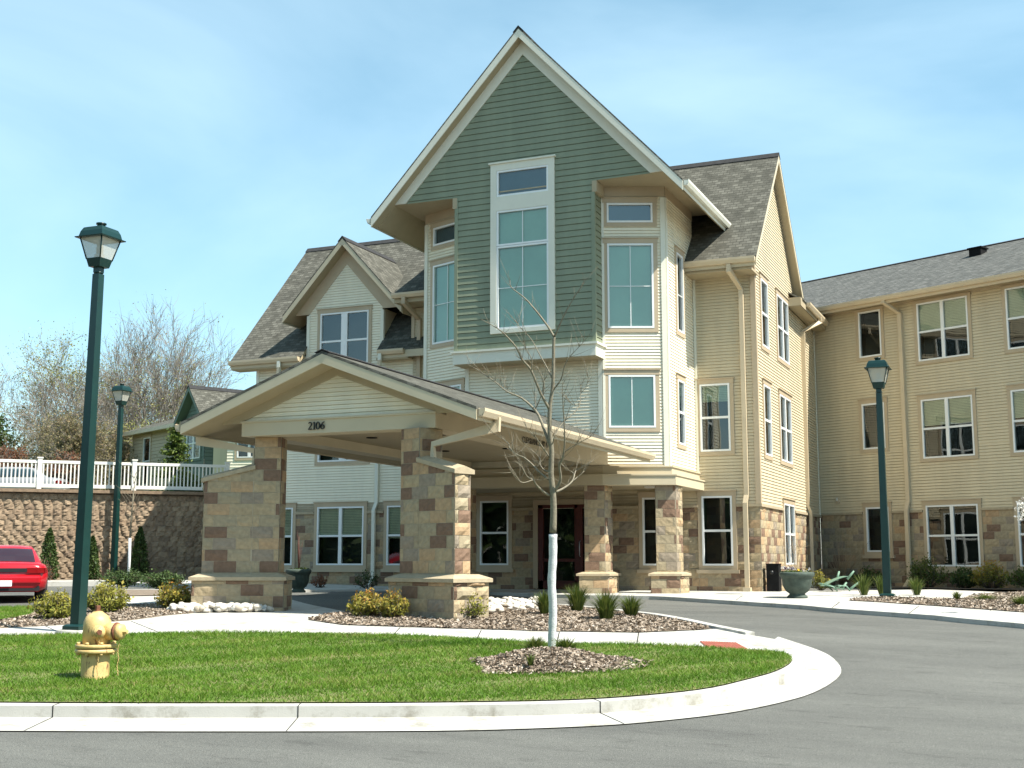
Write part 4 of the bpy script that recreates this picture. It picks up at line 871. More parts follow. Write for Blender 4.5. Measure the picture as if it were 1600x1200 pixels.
# flared stone piers
def pier(px0, D, w, sgn):
    w = unit(w); n_ = V(w[1], -w[0], 0); n_ = n_ if n_[1] < 0 else -n_
    O = atD(px0, 800, D); O[2] = 0; m = MB(); cl, L_, th, dp_ = .48, 1.37, .34, .50; back = -n_
    zc = lambda u: 3.33 - (u - cl) * .245
    stone(m, O, w, n_, 0, cl, 1.36, 3.84, phase=.05); stone(m, O, w, n_, cl, L_, 1.36, 3.4, top=lambda u: zc(u) - .06, phase=.05)
    stone(m, O + w * cl, back, w, 0, dp_, 1.36, 3.84, phase=.21); stone(m, O, back, -w, 0, dp_, 1.36, 3.84, phase=.3); stone(m, O + back * dp_ + w * cl, -w, back, 0, cl, 1.36, 3.84, phase=.4)
    stone(m, O + w * L_, back, w, 0, th, 1.36, zc(L_) - .05, phase=.26, bulge=.022, rough=.022); stone(m, O + back * th + w * L_, -w, back, 0, L_ - cl, 1.36, 3.4, phase=.33, top=lambda u: zc(L_ - u) - .06)
    G = .13; B = O - w * G + n_ * G; BL, BD = L_ + 2 * G, max(th, dp_) + 2 * G
    stone(m, B, w, n_, 0, BL, .62, 1.29, phase=.1); stone(m, B + w * BL, back, w, 0, BD, .62, 1.29, phase=.17, bulge=.022, rough=.022); stone(m, B, back, -w, 0, BD, .62, 1.29, phase=.2); stone(m, B + w * BL + back * BD, -w, back, 0, BL, .62, 1.29, phase=.27)
    p = m.build('stone_pier', ['stone', 'mortar'], can)
    k = MB(); e = .05; P4 = [B - w * e + n_ * e, B + w * (BL + e) + n_ * e, B + w * (BL + e) + back * (BD + e), B - w * e + back * (BD + e)]; cc = sum(P4) / 4
    k.prism([x + V(0, 0, 1.285) for x in P4], (0, 0, .06)); k.add([x + V(0, 0, 1.345) for x in P4] + [B + w * (G - .02) - n_ * (G - .02) + V(0, 0, 1.41), B + w * (BL - G + .02) - n_ * (G - .02) + V(0, 0, 1.41), B + w * (BL - G + .02) + back * (BD - G + .02) + V(0, 0, 1.41), B + w * (G - .02) + back * (BD - G + .02) + V(0, 0, 1.41)], [(0, 1, 5, 4), (1, 2, 6, 5), (2, 3, 7, 6), (3, 0, 4, 7), (4, 5, 6, 7)])
    k.build('capstone', 'capstone', p, fix=True); k = MB(); a0, a1 = cl - .03, L_ + .05
    sec = [n_ * .05, n_ * .05 + V(0, 0, .07), n_ * .0 - n_ * th / 2 + V(0, 0, .13), back * (th + .05) + V(0, 0, .07), back * (th + .05)]
    k.prism([O + w * a0 + V(0, 0, zc(a0) - .075) + q for q in sec], w * (a1 - a0) + V(0, 0, zc(a1) - zc(a0)))
    k.build('coping', 'capstone', p, fix=True)
    return O, w, n_
c22, s22 = math.cos(R(22.5)), math.sin(R(22.5))
pr = pier(437, 22.3, V(-c22, -s22, 0), -1); pl = pier(626, 21.0, V(c22, -s22, 0), 1)
c = MB(); g0 = V(XC + 2.93 + .09, 18.75, 3.98); a1 = pl[0] + pl[1] * .62 - pl[2] * .18
c.rect_tube([g0, g0 - V(0, 0, .16), V(*(a1[:2]), 3.56), V(*(a1[:2]), 3.30)], .085, .085, Y_)
c.mark(); g0 = V(XC - 2.93 - .09, 18.75, 3.98); a1 = pr[0] + pr[1] * .50 - pr[2] * .12
c.rect_tube([g0, g0 - V(0, 0, .16), V(*(a1[:2]), 3.60), V(*(a1[:2]), 3.33)], .085, .085, Y_)
c.build_each('downspout', 'gutter_tan', can, fix=True)

# ================================================================== RETAINING WALL AND RAILING
rw = thing('retaining_wall', 'tall rough faced block retaining wall below the white railing', 'retaining wall', tuple(RP(-4, 1.05)))
m = MB(); BH = .162; rr = random.Random(3)        # rock faced units: a ragged bulge on each, dark wedges between
for k in range(6, 24):
    z0, z1 = k * BH, min((k + 1) * BH, 3.77)
    if z0 > 3.70: break
    x = -14 + (k % 2) * .15 + rr.uniform(0, .05)
    while x < 5.6:
        w_ = rr.uniform(.24, .31); nz_, nx_ = 3, 4; vs = []; ex = rr.uniform(.028, .06); cx, cz = rr.uniform(.3, .7), rr.uniform(.3, .65); ph = rr.uniform(0, 6)
        for q in range(nz_ + 1):
            for p in range(nx_ + 1):
                fx_, fz_ = p / nx_, q / nz_; t_ = x + w_ * fx_; zz = z0 + (z1 - z0) * fz_
                tri = min(fx_ / cx, (1 - fx_) / (1 - cx)); top_ = min(1, (1 - fz_) / .35 + .1); o_ = ex * min(1, tri * 1.5) * (.45 + .55 * top_) + .016 * math.sin(t_ * 31 + ph) * math.cos(zz * 31 + ph) + rr.uniform(-.012, .012)
                vs.append(RP(t_, zz, max(-.01, o_) if 0 < p < nx_ else -.01))
        m.add(vs, [(q * (nx_ + 1) + p, q * (nx_ + 1) + p + 1, (q + 1) * (nx_ + 1) + p + 1, (q + 1) * (nx_ + 1) + p) for q in range(nz_) for p in range(nx_)], 0, rr.uniform(.01, 1)); x += w_
m.add([RP(-14, .5, -.03), RP(6, .5, -.03), RP(6, 3.77, -.03), RP(-14, 3.77, -.03)], [(0, 1, 2, 3)], 1)
m.build('block_face', ['wall_rock', 'soil'], rw)
m = MB(); m.obox(RP(-4.2, 3.82, 0), RWD * 10.2, RWN * .17, V(0, 0, .05)); m.build('cap_course', 'wall_rock', rw)
rail = thing('railing', 'white picket railing running along the top of the block retaining wall', 'railing', tuple(RP(-4, 3.87)), None)
def rail_t(x): d = ray(x, 740)[:2]; return float(np.linalg.solve(np.array([d, -RWD[:2]]).T, RW0[:2])[1])
t1, t2, t3 = rail_t(62), rail_t(210), rail_t(355); RZ = 3.87
m = MB(); m.obox(RP((t3 - 14) / 2, RZ + .86, 0), RWD * (t3 + 14) / 2, RWN * .035, V(0, 0, .045)); m.mark(); m.obox(RP((t3 - 14) / 2, RZ + .11, 0), RWD * (t3 + 14) / 2, RWN * .025, V(0, 0, .055)); m.build_each('rail', 'fence_white', rail)
for t in (2 * t1 - t2, t1, t2, t3):
    m = MB(); m.obox(RP(t, RZ + .46, 0), RWD * .068, RWN * .068, V(0, 0, .50)); m.obox(RP(t, RZ + .98, 0), RWD * .088, RWN * .088, V(0, 0, .02)); m.build('post', 'fence_white', rail)
m = MB(); t = -13.8
while t < t3: m.obox(RP(t, RZ + .49, 0), RWD * .019, RWN * .019, V(0, 0, .34)); t += (t2 - t1) / 24.5
po = m.build('pickets', 'fence_white', rail); po['kind'] = 'stuff'

# ================================================================== STREET FURNITURE
def lamp(loc, label, hgt, rz, lean=0.):
    t = thing('street_lamp', label, 'street lamp', loc, 'green lantern posts along the drive', rz)
    o0 = np.array(t.location)
    z1 = hgt - .79
    def sq(mb, prof, m=0):
        vs = []; 
        for w, z in prof: vs += [o0 + V(w * a, w * b, z) for a, b in ((-1, -1), (1, -1), (1, 1), (-1, 1))]
        k = len(prof); fs = [(i * 4 + j, i * 4 + (j + 1) % 4, (i + 1) * 4 + (j + 1) % 4, (i + 1) * 4 + j) for i in range(k - 1) for j in range(4)] + [(3, 2, 1, 0), tuple(range(4 * k - 4, 4 * k))]
        mb.add(vs, fs, m)
    m = MB(); m.lathe([(.30, -.12), (.30, .03), (.29, .04)], o0, 24); m.build('footing', 'concrete', t)
    m = MB(); sq(m, [(.15, .03), (.15, .09), (.12, .115), (.08, .12)]); m.build('base_plate', 'lamp_green', t)
    m = MB(); sq(m, [(.078, .10), (.076, 1.0), (.060, z1)]); sq(m, [(.045, z1), (.045, z1 + .03)]); m.lathe([(.075, z1 + .015), (.075, z1 + .03)], o0, 12); m.build('pole', 'lamp_green', t)
    m = MB(); sq(m, [(.055, z1 + .03), (.055, z1 + .10), (.105, z1 + .105), (.135, z1 + .23), (.125, z1 + .235)])
    for a, b in ((-1, -1), (1, -1), (1, 1), (-1, 1)): m.tube([o0 + V(.13 * a, .13 * b, z1 + .22), o0 + V(.205 * a, .205 * b, z1 + .54)], .011, 6)
    lan = m.build('lantern', 'lamp_green', t)
    m = MB(); sq(m, [(.128, z1 + .235), (.202, z1 + .54)]); m.build('lantern_glass', 'lantern_pane', lan)
    m = MB(); m.lathe([(.07, z1 + .23), (.075, z1 + .30), (.05, z1 + .31)], o0, 14); m.lathe([(.05, z1 + .31), (.055, z1 + .40), (.04, z1 + .47)], o0, 12, 1); sq(m, [(.12, z1 + .50), (.17, z1 + .535)], 1); m.build('lamp_bulb', ['lens_white', 'lens_glass'], lan)
    m = MB(); sq(m, [(.26, z1 + .535), (.265, z1 + .55), (.222, z1 + .565), (.205, z1 + .64), (.175, z1 + .70), (.14, z1 + .715)]); m.lathe([(.06, z1 + .71), (.06, z1 + .765), (.077, z1 + .77), (.077, z1 + .79)], o0, 18); m.build('lantern_hood', 'lamp_green', lan)
    if lean: t.rotation_euler = (0, lean, rz)
    return t
l1 = ong(121, 988); lamp(tuple(l1), 'nearest dark green street lamp standing at the lawn edge behind the hydrant', 6.09, 0, R(.75))
l2 = atD(177, 905, 39.0); lamp((l2[0], l2[1], gz(l2[0], l2[1]) - .02), 'smaller looking far street lamp among junipers before the block wall', 6.2, 0)
l3 = atD(1387, 936, 26.6); lamp((l3[0], l3[1], l3[2]), 'dark green street lamp standing in the mulch before the tan wing', 5.22, 0)

def hydrant():
    b = ong(148, 1061); t = thing('fire_hydrant', 'weathered pale yellow fire hydrant with chains on the front lawn', 'fire hydrant', tuple(b), None); o = V(*b)
    m = MB(); m.lathe([(.155, -.05), (.15, .0), (.150, .29), (.148, .30)], o, 28); m.build('barrel', 'hydrant_yellow', t)
    m = MB(); m.lathe([(.215, .285), (.222, .29), (.222, .325), (.20, .328)], o, 28); m.lathe([(.20, .335), (.222, .338), (.222, .372), (.215, .378)], o, 28)
    for i in range(8):
        w = R(45 * i + 12); m.lathe([(.022, .265), (.022, .285)], o + V(.195 * math.cos(w), .195 * math.sin(w), 0), 6); m.lathe([(.022, .378), (.022, .40), (.012, .405)], o + V(.195 * math.cos(w), .195 * math.sin(w), 0), 6)
    m.build('flange', 'hydrant_yellow', t)
    m = MB(); m.lathe([(.150, .37), (.148, .58), (.142, .63), (.122, .675), (.085, .705), (.062, .715), (.06, .725)], o, 28); m.build('bonnet', 'hydrant_yellow', t)
    m = MB(); m.lathe([(.05, .72), (.05, .735)], o, 20, 1); m.lathe([(.033, .73), (.030, .79), (.024, .795)], o, 5, 0, smooth=False); m.build('operating_nut', ['rust', 'hydrant_yellow'], t)
    rd = unit(RT * .97 - FH * .22); z = V(0, 0, .515)
    m = MB(); m.tube([o + z + rd * .10, o + z + rd * .20, o + z + rd * .235], [.098, .094, .094], 20); m.tube([o + z + rd * .25, o + z + rd * .31, o + z + rd * .325], [.088, .084, .05], 20); m.tube([o + z + rd * .32, o + z + rd * .37], [.03, .026], 5, smooth=False); no = m.build('outlet', 'hydrant_yellow', t)
    m = MB(); m.tube([o + z + rd * .232, o + z + rd * .253], [.1, .098], 20); m.build('outlet_ring', 'rust', no)
    fd = unit(RT * .42 - FH * .91)
    m = MB(); m.tube([o + z + fd * .12, o + z + fd * .175], [.075, .07], 18); m.tube([o + z + fd * .175, o + z + fd * .215], [.062, .058], 18); no = m.build('outlet', 'hydrant_yellow', t)
    m = MB(); m.tube([o + z + fd * .21, o + z + fd * .25], [.032, .03], 5, smooth=False); m.build('outlet_nut', 'rust', no)
    for st, sgn in ((o + z + rd * .27 - V(0, 0, .085), 1), (o + z + fd * .19 - V(0, 0, .07), -1)):
        m = MB(); n = 22
        for i in range(n):
            p = st + V(0, 0, -(.40 if sgn > 0 else .42) * i / n) + RT * .006 * math.sin(i * .7); ax = RT if i % 2 else FH
            m.tube([p + ax * .006 * math.cos(a_) + V(0, 0, .013 * math.sin(a_)) for a_ in np.linspace(0, 2 * math.pi, 7)], .0026, 4, caps=False)
        m.build('chain', 'hydrant_yellow', t)
hydrant()

# litter bin by the corner
b = atD(1210, 927, 30.4); b[2] = gz(b[0], b[1])
t = thing('litter_bin', 'black slim litter bin against the sunny stone end wall', 'litter bin', tuple(b)); o = V(*b)
m = MB(); m.obox(o + V(0, 0, .33), X_ * .15, Y_ * .16, V(0, 0, .33)); m.obox(o + V(0, 0, .665), X_ * .16, Y_ * .17, V(0, 0, .012)); m.build('bin_body', 'vent_black', t)
m = MB(); m.tube([o + V(-.02, -.165, .46), o + V(-.02, -.185, .46)], .05, 14); m.build('bin_lock', 'dark_metal', t)

def leaf_cloud(mb, pts, size, rng, tints, m=0, flat=0.):
    for p, tn in zip(pts, tints):
        a = unit(rng.normal(size=3)); b = unit(np.cross(a, rng.normal(size=3))); s1 = size * rng.uniform(.6, 1.3); s2 = s1 * rng.uniform(.35, .6)
        if flat: a[2] *= (1 - flat); b[2] *= (1 - flat)
        mb.add([p - a * s1, p + b * s2, p + a * s1, p - b * s2], [(0, 1, 2, 3)], m, float(tn) + .001)
def planter(loc, label, flowers=True, twigs=False, sc=1.):
    t = thing('planter', label, 'planter', loc); o = V(*loc); rng = np.random.default_rng(5)
    m = MB(); m.lathe([(.0, .0), (.21 * sc, 0), (.22 * sc, .03), (.17 * sc, .07), (.16 * sc, .09), (.24 * sc, .15), (.30 * sc, .26), (.315 * sc, .40), (.33 * sc, .43), (.36 * sc, .46), (.37 * sc, .50), (.36 * sc, .535), (.33 * sc, .55), (.31 * sc, .53), (.30 * sc, .48), (.0, .48)], o, 32); m.build('bowl', 'planter_green', t)
    m = MB(); n = 260 if flowers else 60
    P = [o + V(math.cos(a) * r, math.sin(a) * r, .50 + rng.uniform(0, .07)) for a, r in zip(rng.uniform(0, 6.28, n), np.sqrt(rng.uniform(0, 1, n)) * .31 * sc)]
    leaf_cloud(m, P, .045, rng, rng.uniform(0, 1, n), 0)
    if flowers:
        m2 = MB()
        for i in range(38):
            a, r = rng.uniform(0, 6.28), math.sqrt(rng.uniform(0, 1)) * .31; c_ = o + V(math.cos(a) * r, math.sin(a) * r, rng.uniform(.56, .60)); tn = rng.uniform(0, .95)
            if c_ @ RT < o @ RT - .05: c_ = c_ + V(0, 0, .05); tn = rng.choice([.1, .1, .8])
            m2.mark(); leaf_cloud(m2, [c_ + rng.normal(size=3) * .014 for _ in range(5)], .028, rng, [tn] * 5)
        m2.build_each('flower', 'flower_mix', t)
    m.build('foliage', 'leaf_green', t)
    if twigs:
        m = MB()
        for i in range(16):
            a, r = rng.uniform(0, 6.28), rng.uniform(.02, .15); h_ = rng.uniform(.5, 1.0); m.tube([o + V(0, 0, .46), o + V(math.cos(a) * r * .6, math.sin(a) * r * .6, .46 + h_ * .6), o + V(math.cos(a) * r, math.sin(a) * r, .46 + h_)], [.007, .005, .002], 4)
        m.build('stems', 'red_stem', t)
b = ong(1246, 934.5); planter((b[0], b[1], gz(b[0], b[1])), 'round grey green planter full of white and yellow pansies near the end wall')
b = atD(466, 921, 29.6); planter((b[0], b[1], gz(b[0], b[1])), 'dark urn planter holding bare red twigs behind the left stone pier', False, True, .82)

# overturned garden chair
b = atD(1308, 923, 30.2); b[2] = gz(b[0], b[1]) + .02
t = thing('garden_chair', 'pale green plastic garden chair tipped over on its back', 'chair', tuple(b)); o = V(*b)
def cp(u, v, z): return o + RT * u + FH * v + V(0, 0, z)
# back lies low to the left, seat rises, legs point up and right
m = MB(); st_ = []
for i in range(9):
    f = i / 8; st_.append([(-.36 + .58 * f, .02 + .24 * math.sin(f * 1.35) + .03), (0, 0)])
for i in range(8):
    (u0, z0), _ = st_[i]; (u1, z1), _ = st_[i + 1]; m.prism([cp(u0, -.21, z0 + .06), cp(u1, -.22, z1 + .06), cp(u1, .22, z1 + .06), cp(u0, .21, z0 + .06)], (0, 0, .014))
m.build('seat', 'chair_green', t)
m = MB()
for i in range(5): v0 = -.20 + i * .085; m.prism([cp(-.30, v0, .16), cp(-.30, v0 + .06, .16), cp(.10, v0 + .06, .04), cp(.10, v0, .04)], (0, 0, .014))
m.tube([cp(-.40, -.2, .17), cp(-.15, -.22, .10), cp(-.05, -.22, .0)], .018, 6); m.tube([cp(-.40, .2, .17), cp(-.15, .22, .10), cp(-.05, .22, .0)], .018, 6); m.tube([cp(-.40, -.2, .17), cp(-.42, 0, .18), cp(-.40, .2, .17)], .018, 6); m.build('backrest', 'chair_green', t)
for a, e in (((.05, .2, .25), (.13, .24, .47)), ((.20, -.2, .28), (.36, -.24, .48)), ((.18, .2, .06), (.30, .24, .20)), ((.22, -.22, .02), (.48, -.24, .22))):
    m = MB(); m.tube([cp(*a), cp((a[0] + e[0]) / 2, (a[1] + e[1]) / 2, (a[2] + e[2]) / 2), cp(*e)], [.036, .030, .022], 6); m.build('leg', 'chair_green', t)
for v in (-.26, .26): m = MB(); m.tube([cp(-.12, v, .05), cp(.05, v, .13), cp(.16, v, .12), cp(.24, v, .02)], .018, 6); m.build('armrest', 'chair_green', t)

# ================================================================== CARS
def car(name, label, loc, rz, paint, hgt=1.25, sub=True):
    t = thing(name, label, 'car', loc, None, rz); o = V(*loc)
    # stations nose to tail along y: (y, half width, bottom, shoulder z, top z)
    stn = [(0, .70, .36, .66, .80), (.05, .80, .28, .70, .84), (.25, .855, .24, .70, .865), (.7, .87, .24, .70, .875), (1.6, .875, .22, .70, .88), (2.8, .87, .22, .68, .84), (3.6, .85, .22, .62, .74), (4.1, .80, .24, .52, .64), (4.3, .66, .30, .44, .52)]
    k = hgt / 1.25; m = MB(); vs = []; n = 0
    for y, w, zb, zs, zt in stn:
        half = [(0, zb), (w * .80, zb), (w * .97, zb + .08), (w, zs - .12), (w * .985, zs), (w * .93, zs + (zt - zs) * .65), (w * .80, zt - .005), (w * .4, zt + .012), (0, zt + .018)]
        ring = half + [(-x, z) for x, z in half[-2:0:-1]]; n = len(ring); vs += [V(x, y, z * k) for x, z in ring]
    fs = [(i * n + j, (i + 1) * n + j, (i + 1) * n + (j + 1) % n, i * n + (j + 1) % n) for i in range(len(stn) - 1) for j in range(n)] + [tuple(range(n)), tuple(range((len(stn) - 1) * n, len(stn) * n))[::-1]]
    m.add([o + q for q in vs], fs, 0, 0, True)
    body = m.build('body', paint, t, fix=True)
    ca = math.cos(0)
    m = MB(); gv = []; gs_ = [(.42, .70, .70, .865), (.62, .69, .66, 1.0), (.95, .68, .58, 1.19), (1.25, .67, .55, 1.238), (2.0, .67, .55, 1.245), (2.3, .68, .57, 1.20), (3.0, .72, .70, .85)]
    for y, wb, wt_, zt in gs_:
        zb = .84; half = [(0, zb), (wb + .03, zb), (wt_ + (wb - wt_) * .25, zb + (zt - zb) * .75), (wt_ * .93, zt - .01), (wt_ * .5, zt + .008), (0, zt + .012)]; ring = half + [(-x, z) for x, z in half[-2:0:-1]]; n = len(ring); gv += [o + V(x, y, z * k) for x, z in ring]
    fs = [(i * n + j, (i + 1) * n + j, (i + 1) * n + (j + 1) % n, i * n + (j + 1) % n) for i in range(len(gs_) - 1) for j in range(n)]
    m.add(gv, fs, 0, 0, True); m.build('roof', paint, t, fix=True)
    m = MB(); rwp = [(.43, .60, .885), (.62, .575, 1.005), (.90, .53, 1.165)]
    for (y0, w0, z0), (y1, w1, z1) in zip(rwp[:-1], rwp[1:]):
        for a_, b_ in ((-1, -.33), (-.33, .33), (.33, 1)): m.quad(o + V(a_ * w0, y0 - .012, z0 * k + .012 - .02 * a_ * a_), o + V(b_ * w0, y0 - .012, z0 * k + .012 - .02 * b_ * b_), o + V(b_ * w1, y1 - .012, z1 * k + .014 - .02 * b_ * b_), o + V(a_ * w1, y1 - .012, z1 * k + .014 - .02 * a_ * a_))
    m.build('rear_window', 'car_glass', t)
    for s in (-1, 1):
        m = MB(); m.poly([o + V(s * .735, .75, .90 * k), o + V(s * .735, 2.75, .90 * k), o + V(s * .60, 2.25, 1.17 * k), o + V(s * .60, 1.0, 1.17 * k)]); m.build('side_window', 'car_glass', t)
        for y in (.72, 3.35):
            m = MB(); m.tube([o + V(s * .66, y, .30), o + V(s * .67, y, .30), o + V(s * .85, y, .30), o + V(s * .86, y, .30)], [.26, .30, .30, .27], 26); wh = m.build('wheel', 'tyre', t); m = MB(); m.tube([o + V(s * .84, y, .30), o + V(s * .868, y, .30)], [.2, .18], 20); m.build('rim', 'rim', wh)
        m = MB(); m.obox(o + V(s * .60, .012, .70 * k), V(.17, 0, 0), V(0, .035, 0), V(0, 0, .055 * k)); m.obox(o + V(s * .79, .10, .70 * k), V(.022, .07 * 1, 0) * 1, V(.02 * s, -.01, 0), V(0, 0, .05 * k)); m.build('tail_light', 'tail_red', t)
    m = MB(); m.obox(o + V(0, -.005, .705 * k), V(.44, 0, 0), V(0, .02, 0), V(0, 0, .04 * k)); m.build('tail_panel', 'car_black', t)
    m = MB(); m.obox(o + V(0, .015, .50 * k), V(.72, 0, 0), V(0, .06, 0), V(0, 0, .085 * k)); bp_ = m.build('bumper', paint, t)
    bv = bp_.modifiers.new('round', 'BEVEL'); bv.width = .045; bv.segments = 3
    m = MB(); m.obox(o + V(0, -.05, .43 * k), V(.16, 0, 0), V(0, .006, 0), V(0, 0, .06)); m.build('licence_plate', 'plate_white', t)
    m = MB(); m.obox(o + V(0, .12, .32 * k), V(.70, 0, 0), V(0, .10, 0), V(0, 0, .05)); m.build('valance', 'car_black', t)
    m = MB()
    for s in (-.4, .4): m.obox(o + V(s, 1.3, .90 * k), V(.20, 0, 0), V(0, .05, .0), V(0, 0, .14)); m.obox(o + V(s, 1.32, 1.08 * k), V(.12, 0, 0), V(0, .04, 0), V(0, 0, .05))
    m.build('seat', 'car_black', t)
    return t
b = ong(4, 938); car('parked_car', 'bright red car parked facing away at the edge of the court', (b[0], b[1], gz(b[0], b[1]) - .075), R(44.9), 'car_red', 1.22)
b = atD(100, 762, 46); car('parked_car', 'silver car parked on the terrace behind the white railing', (b[0], b[1], 3.77), R(118), 'car_silver', 1.3)

# ================================================================== PLANTS
def soup(name, verts, tint, mats, per=3, parent=None, kind=None):
    """many small separate faces as one mesh: verts (N, per, 3)"""
    verts = np.asarray(verts, float); n = len(verts); off = np.array(parent.location) if parent is not None else 0
    me = bpy.data.meshes.new(name); me.vertices.add(n * per); me.vertices.foreach_set('co', (verts - off).reshape(-1)); me.loops.add(n * per); me.loops.foreach_set('vertex_index', np.arange(n * per))
    me.polygons.add(n); me.polygons.foreach_set('loop_start', np.arange(0, n * per, per)); me.polygons.foreach_set('loop_total', np.full(n, per)); me.update(calc_edges=True)
    a = me.attributes.new('tint', 'FLOAT', 'FACE'); a.data.foreach_set('value', np.asarray(tint, np.float32)); me.materials.append(MATS[mats])
    o = bpy.data.objects.new(name, me); C.objects.link(o)
    if parent is not None: o.parent = parent
    if kind: o['kind'] = kind
    return o
def inside(poly, P):
    poly = np.array([p[:2] for p in poly]); x, y = P[:, 0], P[:, 1]; r = np.zeros(len(P), bool); j = len(poly) - 1
    for i in range(len(poly)):
        xi, yi, xj, yj = *poly[i], *poly[j]
        with np.errstate(divide='ignore', invalid='ignore'): c = ((yi > y) != (yj > y)) & (x < (xj - xi) * (y - yi) / (yj - yi) + xi)
        r ^= c; j = i
    return r
def sample(poly, n, rng):
    q = np.array([p[:2] for p in poly]); lo, hi = q.min(0), q.max(0); out = np.zeros((0, 2))
    while len(out) < n: P = rng.uniform(lo, hi, (n * 2, 2)); out = np.vstack([out, P[inside(poly, P)]])
    return out[:n]
def gzs(P): return EYE + prof(P[:, 0] * FH[0] + P[:, 1] * FH[1], P[:, 0] * RT[0] + P[:, 1] * RT[1])
rng = np.random.default_rng(11)
def wob(P, s, ph=0.): return (np.sin(P[:, 0] * s + ph) * np.cos(P[:, 1] * s * 1.3 + ph * 2) + np.sin(P[:, 0] * s * 2.3 - P[:, 1] * s * 1.9 + ph)) / 2
def grass(poly, n, dz, h0=.034, nm='grass'):
    P = sample(poly, n, rng); ri = inside([rc + (np.array(p) - rc) * .93 for p in ring_poly], P); P = P[~ri]; n = len(P); z = gzs(P) + dz
    kp = rng.uniform(0, 1, n) < np.clip(.90 + .25 * wob(P, 2.3, .7) + .35 * wob(P, 6.3, 2.2), .30, 1); P, z = P[kp], z[kp]; n = len(P)
    h = h0 * rng.uniform(.45, 1.5, n) * (1 + .40 * wob(P, 1.6)); a = rng.uniform(0, 6.28, n); w = rng.uniform(.004, .0075, n); d = np.c_[np.cos(a), np.sin(a)] * w[:, None]; ln = rng.normal(0, .85, (n, 2)) * h[:, None]
    v = np.stack([np.c_[P - d, z - .004], np.c_[P + d, z - .004], np.c_[P + ln, z + h]], 1)
    tn = np.clip(.45 + .28 * wob(P, 2.1, 1) + .18 * wob(P, 7, 2) + rng.normal(0, .2, n), 0, 1)
    soup(nm, v, tn, 'grass_blade', kind='stuff')
grass(lawn_poly, 170000, .012); grass(patch_poly, 14000, .02, .036)
def chips(poly, n, zf, sz, mat, nm):
    P = sample(poly, n, rng); z = zf(P); c = np.c_[P, z]; a = rng.normal(size=(n, 3)); a[:, 2] *= .45; a /= np.linalg.norm(a, axis=1)[:, None]; b = np.cross(a, rng.normal(size=(n, 3))); b[:, 2] *= .6; b /= np.linalg.norm(b, axis=1)[:, None]
    s1 = sz * rng.uniform(.5, 1.5, n)[:, None]; s2 = s1 * rng.uniform(.25, .6, n)[:, None]; c[:, 2] += rng.uniform(0, .025, n)
    return np.stack([c - a * s1 - b * s2, c + a * s1 - b * s2, c + a * s1 + b * s2, c - a * s1 + b * s2], 1), np.clip(rng.beta(1.6, 2.2, n) + .02, 0, 1)
def ringz(P):
    d = np.linalg.norm(P - rc, axis=1) / np.array([np.linalg.norm(np.array(ring_poly[int(((math.atan2(*(FH[:2] @ (p - rc), RT[:2] @ (p - rc))) % 6.2832) / 6.2832) * 36) % 36]) - rc) for p in P]); return gzs(P) + np.interp(d, [0, .4, .75, 1], [.19, .15, .06, .015])
vs_, ts_ = [], []
for poly, n, zf, sz in ((bed2_poly, 26000, lambda P: gzs(P) + .015, .023), (bed1_poly, 22000, lambda P: gzs(P) + .012, .023), (ring_poly, 9000, ringz, .02), ([rc + (np.array(p) - rc) * 1.10 for p in ring_poly], 1500, lambda P: gzs(P) + .025, .02), ([rc + (np.array(p) - rc) * np.array([1.0, 1.0]) * .8 + (RT * .5)[:2] for p in ring_poly], 700, lambda P: gzs(P) + .03, .02), (bed3_poly, 14000, lambda P: gzs(P) + .02, .025)):
    a_, b_ = chips(poly, n, zf, sz, 'mulch', 'm'); vs_.append(a_); ts_.append(b_)
soup('mulch_chips', np.vstack(vs_), np.hstack(ts_), 'mulch', 4, kind='stuff')
# river stones round the pier feet
ico = bmesh.new(); bmesh.ops.create_icosphere(ico, subdivisions=2, radius=1); iv = np.array([v.co[:] for v in ico.verts]); iff = [[v.index for v in f.verts] for f in ico.faces]; ico.free()
sm_ = MB()
pO, pW, pN = pr; lp = [tuple((pO + pW * u + pN * d)[:2]) for u, d in ((1.75, .16), (.1, .16), (.0, .4), (.5, .62), (1.6, .75), (1.8, .5))]
for poly, n in ((lp, 190), (px([(600, 946), (700, 953), (718, 962), (660, 964), (600, 957)]), 110), (px([(735, 944), (800, 941), (840, 943), (846, 956), (760, 963), (735, 955)]), 170)):
    for p in sample(poly, n, rng):
        s = rng.uniform(.035, .085); sc = V(s * rng.uniform(.8, 1.4), s * rng.uniform(.8, 1.2), s * rng.uniform(.55, .9)); an = rng.uniform(0, 6.28); q = iv * sc * (1 + .16 * np.sin(iv @ rng.normal(size=3) * 2.5 + 1))[:, None]
        q = np.c_[q[:, 0] * math.cos(an) - q[:, 1] * math.sin(an), q[:, 0] * math.sin(an) + q[:, 1] * math.cos(an), q[:, 2]]
        sm_.add(q + V(p[0], p[1], gz(*p) + .03 + rng.uniform(0, .09)), iff, 0, float(rng.uniform(.01, 1)), True)
so = sm_.build('river_stones', 'river_stone'); so['kind'] = 'stuff'

